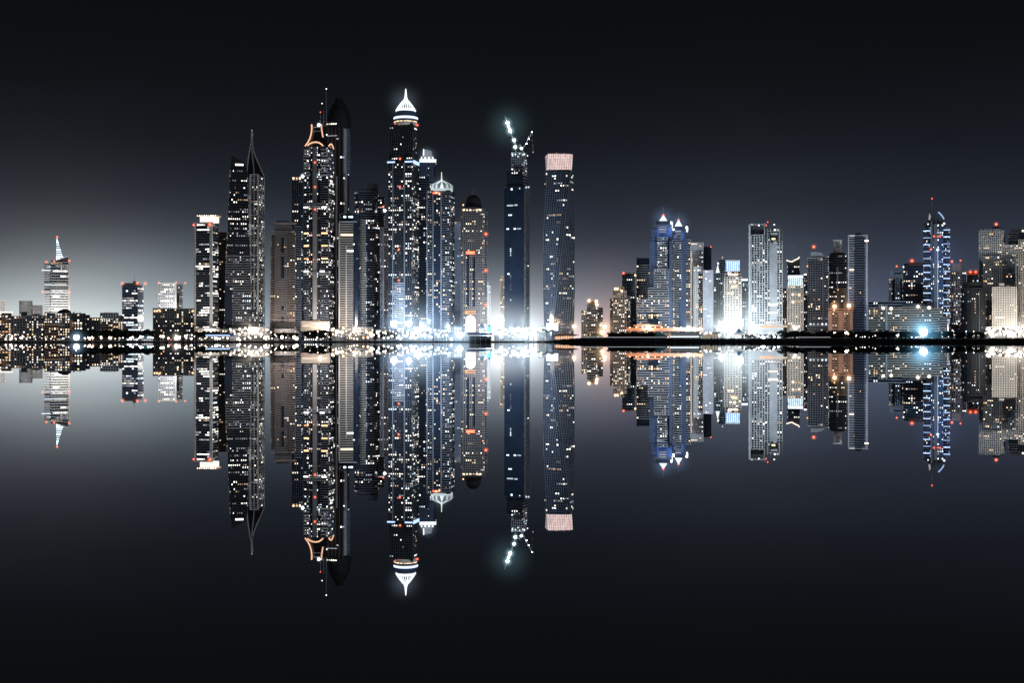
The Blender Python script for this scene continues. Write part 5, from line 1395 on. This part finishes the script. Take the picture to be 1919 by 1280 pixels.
t = thing('beach_pavilion', 'pale teal lit beach pavilion with glass front below the shorter blue twin', 'pavilion', 1280, 2120, 5)
t.box('wall', 1256, 1310, 624, 640, 0, 10, 'em_dim'); t.box('roof', 1254, 1312, 622, 624, -1.5, 11, 'teal_canvas')
for i in range(11): t.box('mullion', 1257 + i * 5, 1258 + i * 5, 624, 633, -.5, -.1, 'pale')
t.box('lower_wall', 1256, 1310, 630, 632, -.9, -.5, 'em_shopcool')
t = thing('beach_pavilion', 'cream lit beach pavilion with a wide roof right of the teal pavilion', 'pavilion', 1330, 2122, 5)
t.box('wall', 1314, 1346, 625, 640, 0, 9, 'em_shop'); t.box('roof', 1312, 1349, 622.6, 625, -2, 10, 'pale')
for i in range(6): t.box('column', 1316 + i * 5.6, 1317 + i * 5.6, 625, 634, -1.6, -.9, 'white')

POD = [(370, 426, 'white lit arcade at the foot of the lantern crowned tower', 617.5, 'em_shop'), (430, 468, 'warm lit shop arcade below the slanted black tower', 616.5, 'em_shop'),
       (470, 506, 'taller warm lit shop arcade below the spired tower', 614, 'em_shop'),
       (514, 556, 'low brick arcade at the foot of the stone tower', 617.5, 'em_dimwarm'), (622, 658, 'peach lit shop arcade below the banded tower', 617, 'em_shop'),
       (661, 700, 'taller peach lit shop arcade left of the slatted tower', 614.4, 'em_shop'),
       (704, 744, 'small amber arcade below the pale slatted tower', 618, 'em_shop'), (747, 778, 'low bluish white arcade at the foot of the white domed tower', 617.5, 'em_shopcool'),
       (781, 810, 'taller bluish white arcade behind the most dazzling floodlight', 614.5, 'em_shopcool'),
       (814, 838, 'low bluish white arcade at the foot of the ribbed dome tower', 617, 'em_shopcool'), (840, 866, 'taller bluish white hall left of the arched portal', 612.5, 'em_shopcool'),
       (926, 954, 'low white lit hall left of the unfinished tower', 618, 'em_shopcool'), (957, 991, 'taller white lit hall under the unfinished tower', 615, 'em_shopcool'),
       (1848, 1884, 'glaring cream arcade below the cream grid block', 619.5, 'em_shop'), (1887, 1926, 'glaring cream arcade at the right edge of the view', 617.5, 'em_shop'), (1556, 1600, 'amber lit arcade at the foot of the rust block', 620, 'em_dimwarm')]
for x0, x1, lab, top, m_ in POD:
    t = thing('shop_arcade', lab, 'arcade', (x0 + x1) / 2, 2176, G0)
    t.box('wall', x0, x1, top, 640, 0, 12, 'dark'); t.box('roof', x0 - .6, x1 + .6, top - 1, top, -1.6, 13, 'dark')
    nb = int((x1 - x0) / 5)
    for i in range(nb):
        a = x0 + (x1 - x0) * (i + .14) / nb; c_ = x0 + (x1 - x0) * (i + .86) / nb
        t.box('shop_window', a, c_, top + 1.6, top + 5.2, -.35, .05, m_)
        if top < 619: t.box('shop_window', a, c_, top + 6.6, top + 11, -.35, .05, m_)

# ================================================================== sky, weak key light, camera
w = bpy.data.worlds.new('World'); scn.world = w; w.use_nodes = True
nt = w.node_tree; nt.nodes.clear(); N = nt.nodes.new; Lk = nt.links.new
out = N('ShaderNodeOutputWorld')
SUN_EL, SUN_AZ = radians(24), radians(156)


def M(op, a, b=None, clamp=False):
    n = N('ShaderNodeMath'); n.operation = op; n.use_clamp = clamp
    for i, v in enumerate((a, b)):
        if v is None: continue
        if isinstance(v, (int, float)): n.inputs[i].default_value = v
        else: Lk(v, n.inputs[i])
    return n.outputs[0]


tc = N('ShaderNodeTexCoord'); sp = N('ShaderNodeSeparateXYZ'); Lk(tc.outputs['Generated'], sp.inputs[0])
el = M('ARCSINE', M('MAXIMUM', sp.outputs['Z'], 0.0)); az = M('ARCTAN2', sp.outputs['X'], sp.outputs['Y'])
aaz = M('ABSOLUTE', az)
glows = [  # colour, azimuth, width, height scale, strength, power of the height fall-off   (the sky-glow over the city)
    ((.80, 1.0, 1.60), 0, 9, .0455, .175, 1),
    ((.76, 1.0, .98), -.25, .20, .050, .27, 2), ((1, .96, .84), -.335, .10, .026, .92, 1),
    ((.90, 1.0, .98), -.02, .095, .042, .22, 2), ((1, .91, .80), -.01, .072, .017, .95, 1),
    ((1, .32, .04), .076, .027, .014, 1.0, 1), ((.80, .92, 1), .172, .07, .032, .24, 1)]
cur = None
for c, a0, wd, hh, st, pwr in glows:
    d = M('DIVIDE', M('SUBTRACT', az, a0), wd); g = M('EXPONENT', M('MULTIPLY', M('MULTIPLY', d, d), -1.0))
    v = M('MULTIPLY', M('MULTIPLY', g, M('EXPONENT', M('MULTIPLY', M('POWER', M('MULTIPLY', el, 1.0 / hh), pwr), -1.0))), st)
    vm = N('ShaderNodeVectorMath'); vm.operation = 'SCALE'; vm.inputs[0].default_value = c; Lk(v, vm.inputs['Scale'])
    if cur is None: cur = vm.outputs[0]
    else:
        ad = N('ShaderNodeVectorMath'); ad.operation = 'ADD'; Lk(cur, ad.inputs[0]); Lk(vm.outputs[0], ad.inputs[1]); cur = ad.outputs[0]
mp = N('ShaderNodeMapping'); mp.inputs['Scale'].default_value = (5, 5, 16); Lk(tc.outputs['Generated'], mp.inputs[0])
hz = N('ShaderNodeTexNoise'); hz.inputs['Scale'].default_value = 1.0; hz.inputs['Detail'].default_value = 3; Lk(mp.outputs[0], hz.inputs['Vector'])
hm = N('ShaderNodeMapRange'); hm.inputs['From Min'].default_value = .3; hm.inputs['From Max'].default_value = .7; hm.inputs['To Min'].default_value = .86; hm.inputs['To Max'].default_value = 1.12
Lk(hz.outputs['Fac'], hm.inputs['Value'])
hs = N('ShaderNodeVectorMath'); hs.operation = 'SCALE'; Lk(cur, hs.inputs[0]); Lk(hm.outputs[0], hs.inputs['Scale']); cur = hs.outputs[0]
base = N('ShaderNodeVectorMath'); base.operation = 'ADD'; Lk(cur, base.inputs[0]); base.inputs[1].default_value = (.0022, .0024, .0023)
bg = N('ShaderNodeBackground'); Lk(base.outputs[0], bg.inputs[0]); bg.inputs[1].default_value = 1.0
sky = N('ShaderNodeTexSky'); sky.sky_type = 'NISHITA'; sky.sun_disc = False; sky.sun_elevation = SUN_EL; sky.sun_rotation = SUN_AZ
bg2 = N('ShaderNodeBackground'); Lk(sky.outputs[0], bg2.inputs[0]); bg2.inputs[1].default_value = 0.0003
ads = N('ShaderNodeAddShader'); Lk(bg.outputs[0], ads.inputs[0]); Lk(bg2.outputs[0], ads.inputs[1]); Lk(ads.outputs[0], out.inputs[0])

sd = bpy.data.lights.new('facade_key', 'SUN'); sd.energy = 0.30; sd.angle = radians(.5); sd.color = (.93, .95, 1.0)  # added weak key to brighten the facades, no moon behind it
so = bpy.data.objects.new('sun', sd); col.objects.link(so)
so.rotation_euler = (radians(66), 0, radians(24)); so.location = (-800, -800, 700)

cd = bpy.data.cameras.new('camera'); co = bpy.data.objects.new('camera', cd); col.objects.link(co)
cd.sensor_width = 36; cd.lens = 36 * F / 1919; cd.clip_end = 40000; cd.clip_start = .5
co.location = (0, 0, H); co.rotation_euler = (radians(90), 0, 0)
scn.camera = co
scn.view_settings.view_transform = 'Standard'; scn.view_settings.look = 'None'; scn.view_settings.exposure = 0
try:
    scn.cycles.max_bounces = 4; scn.cycles.diffuse_bounces = 1; scn.cycles.glossy_bounces = 3; scn.cycles.volume_bounces = 0
    scn.cycles.sample_clamp_indirect = 4; scn.cycles.use_light_tree = True
    scn.cycles.volume_step_rate = 1.0; scn.cycles.volume_max_steps = 64
except Exception: pass
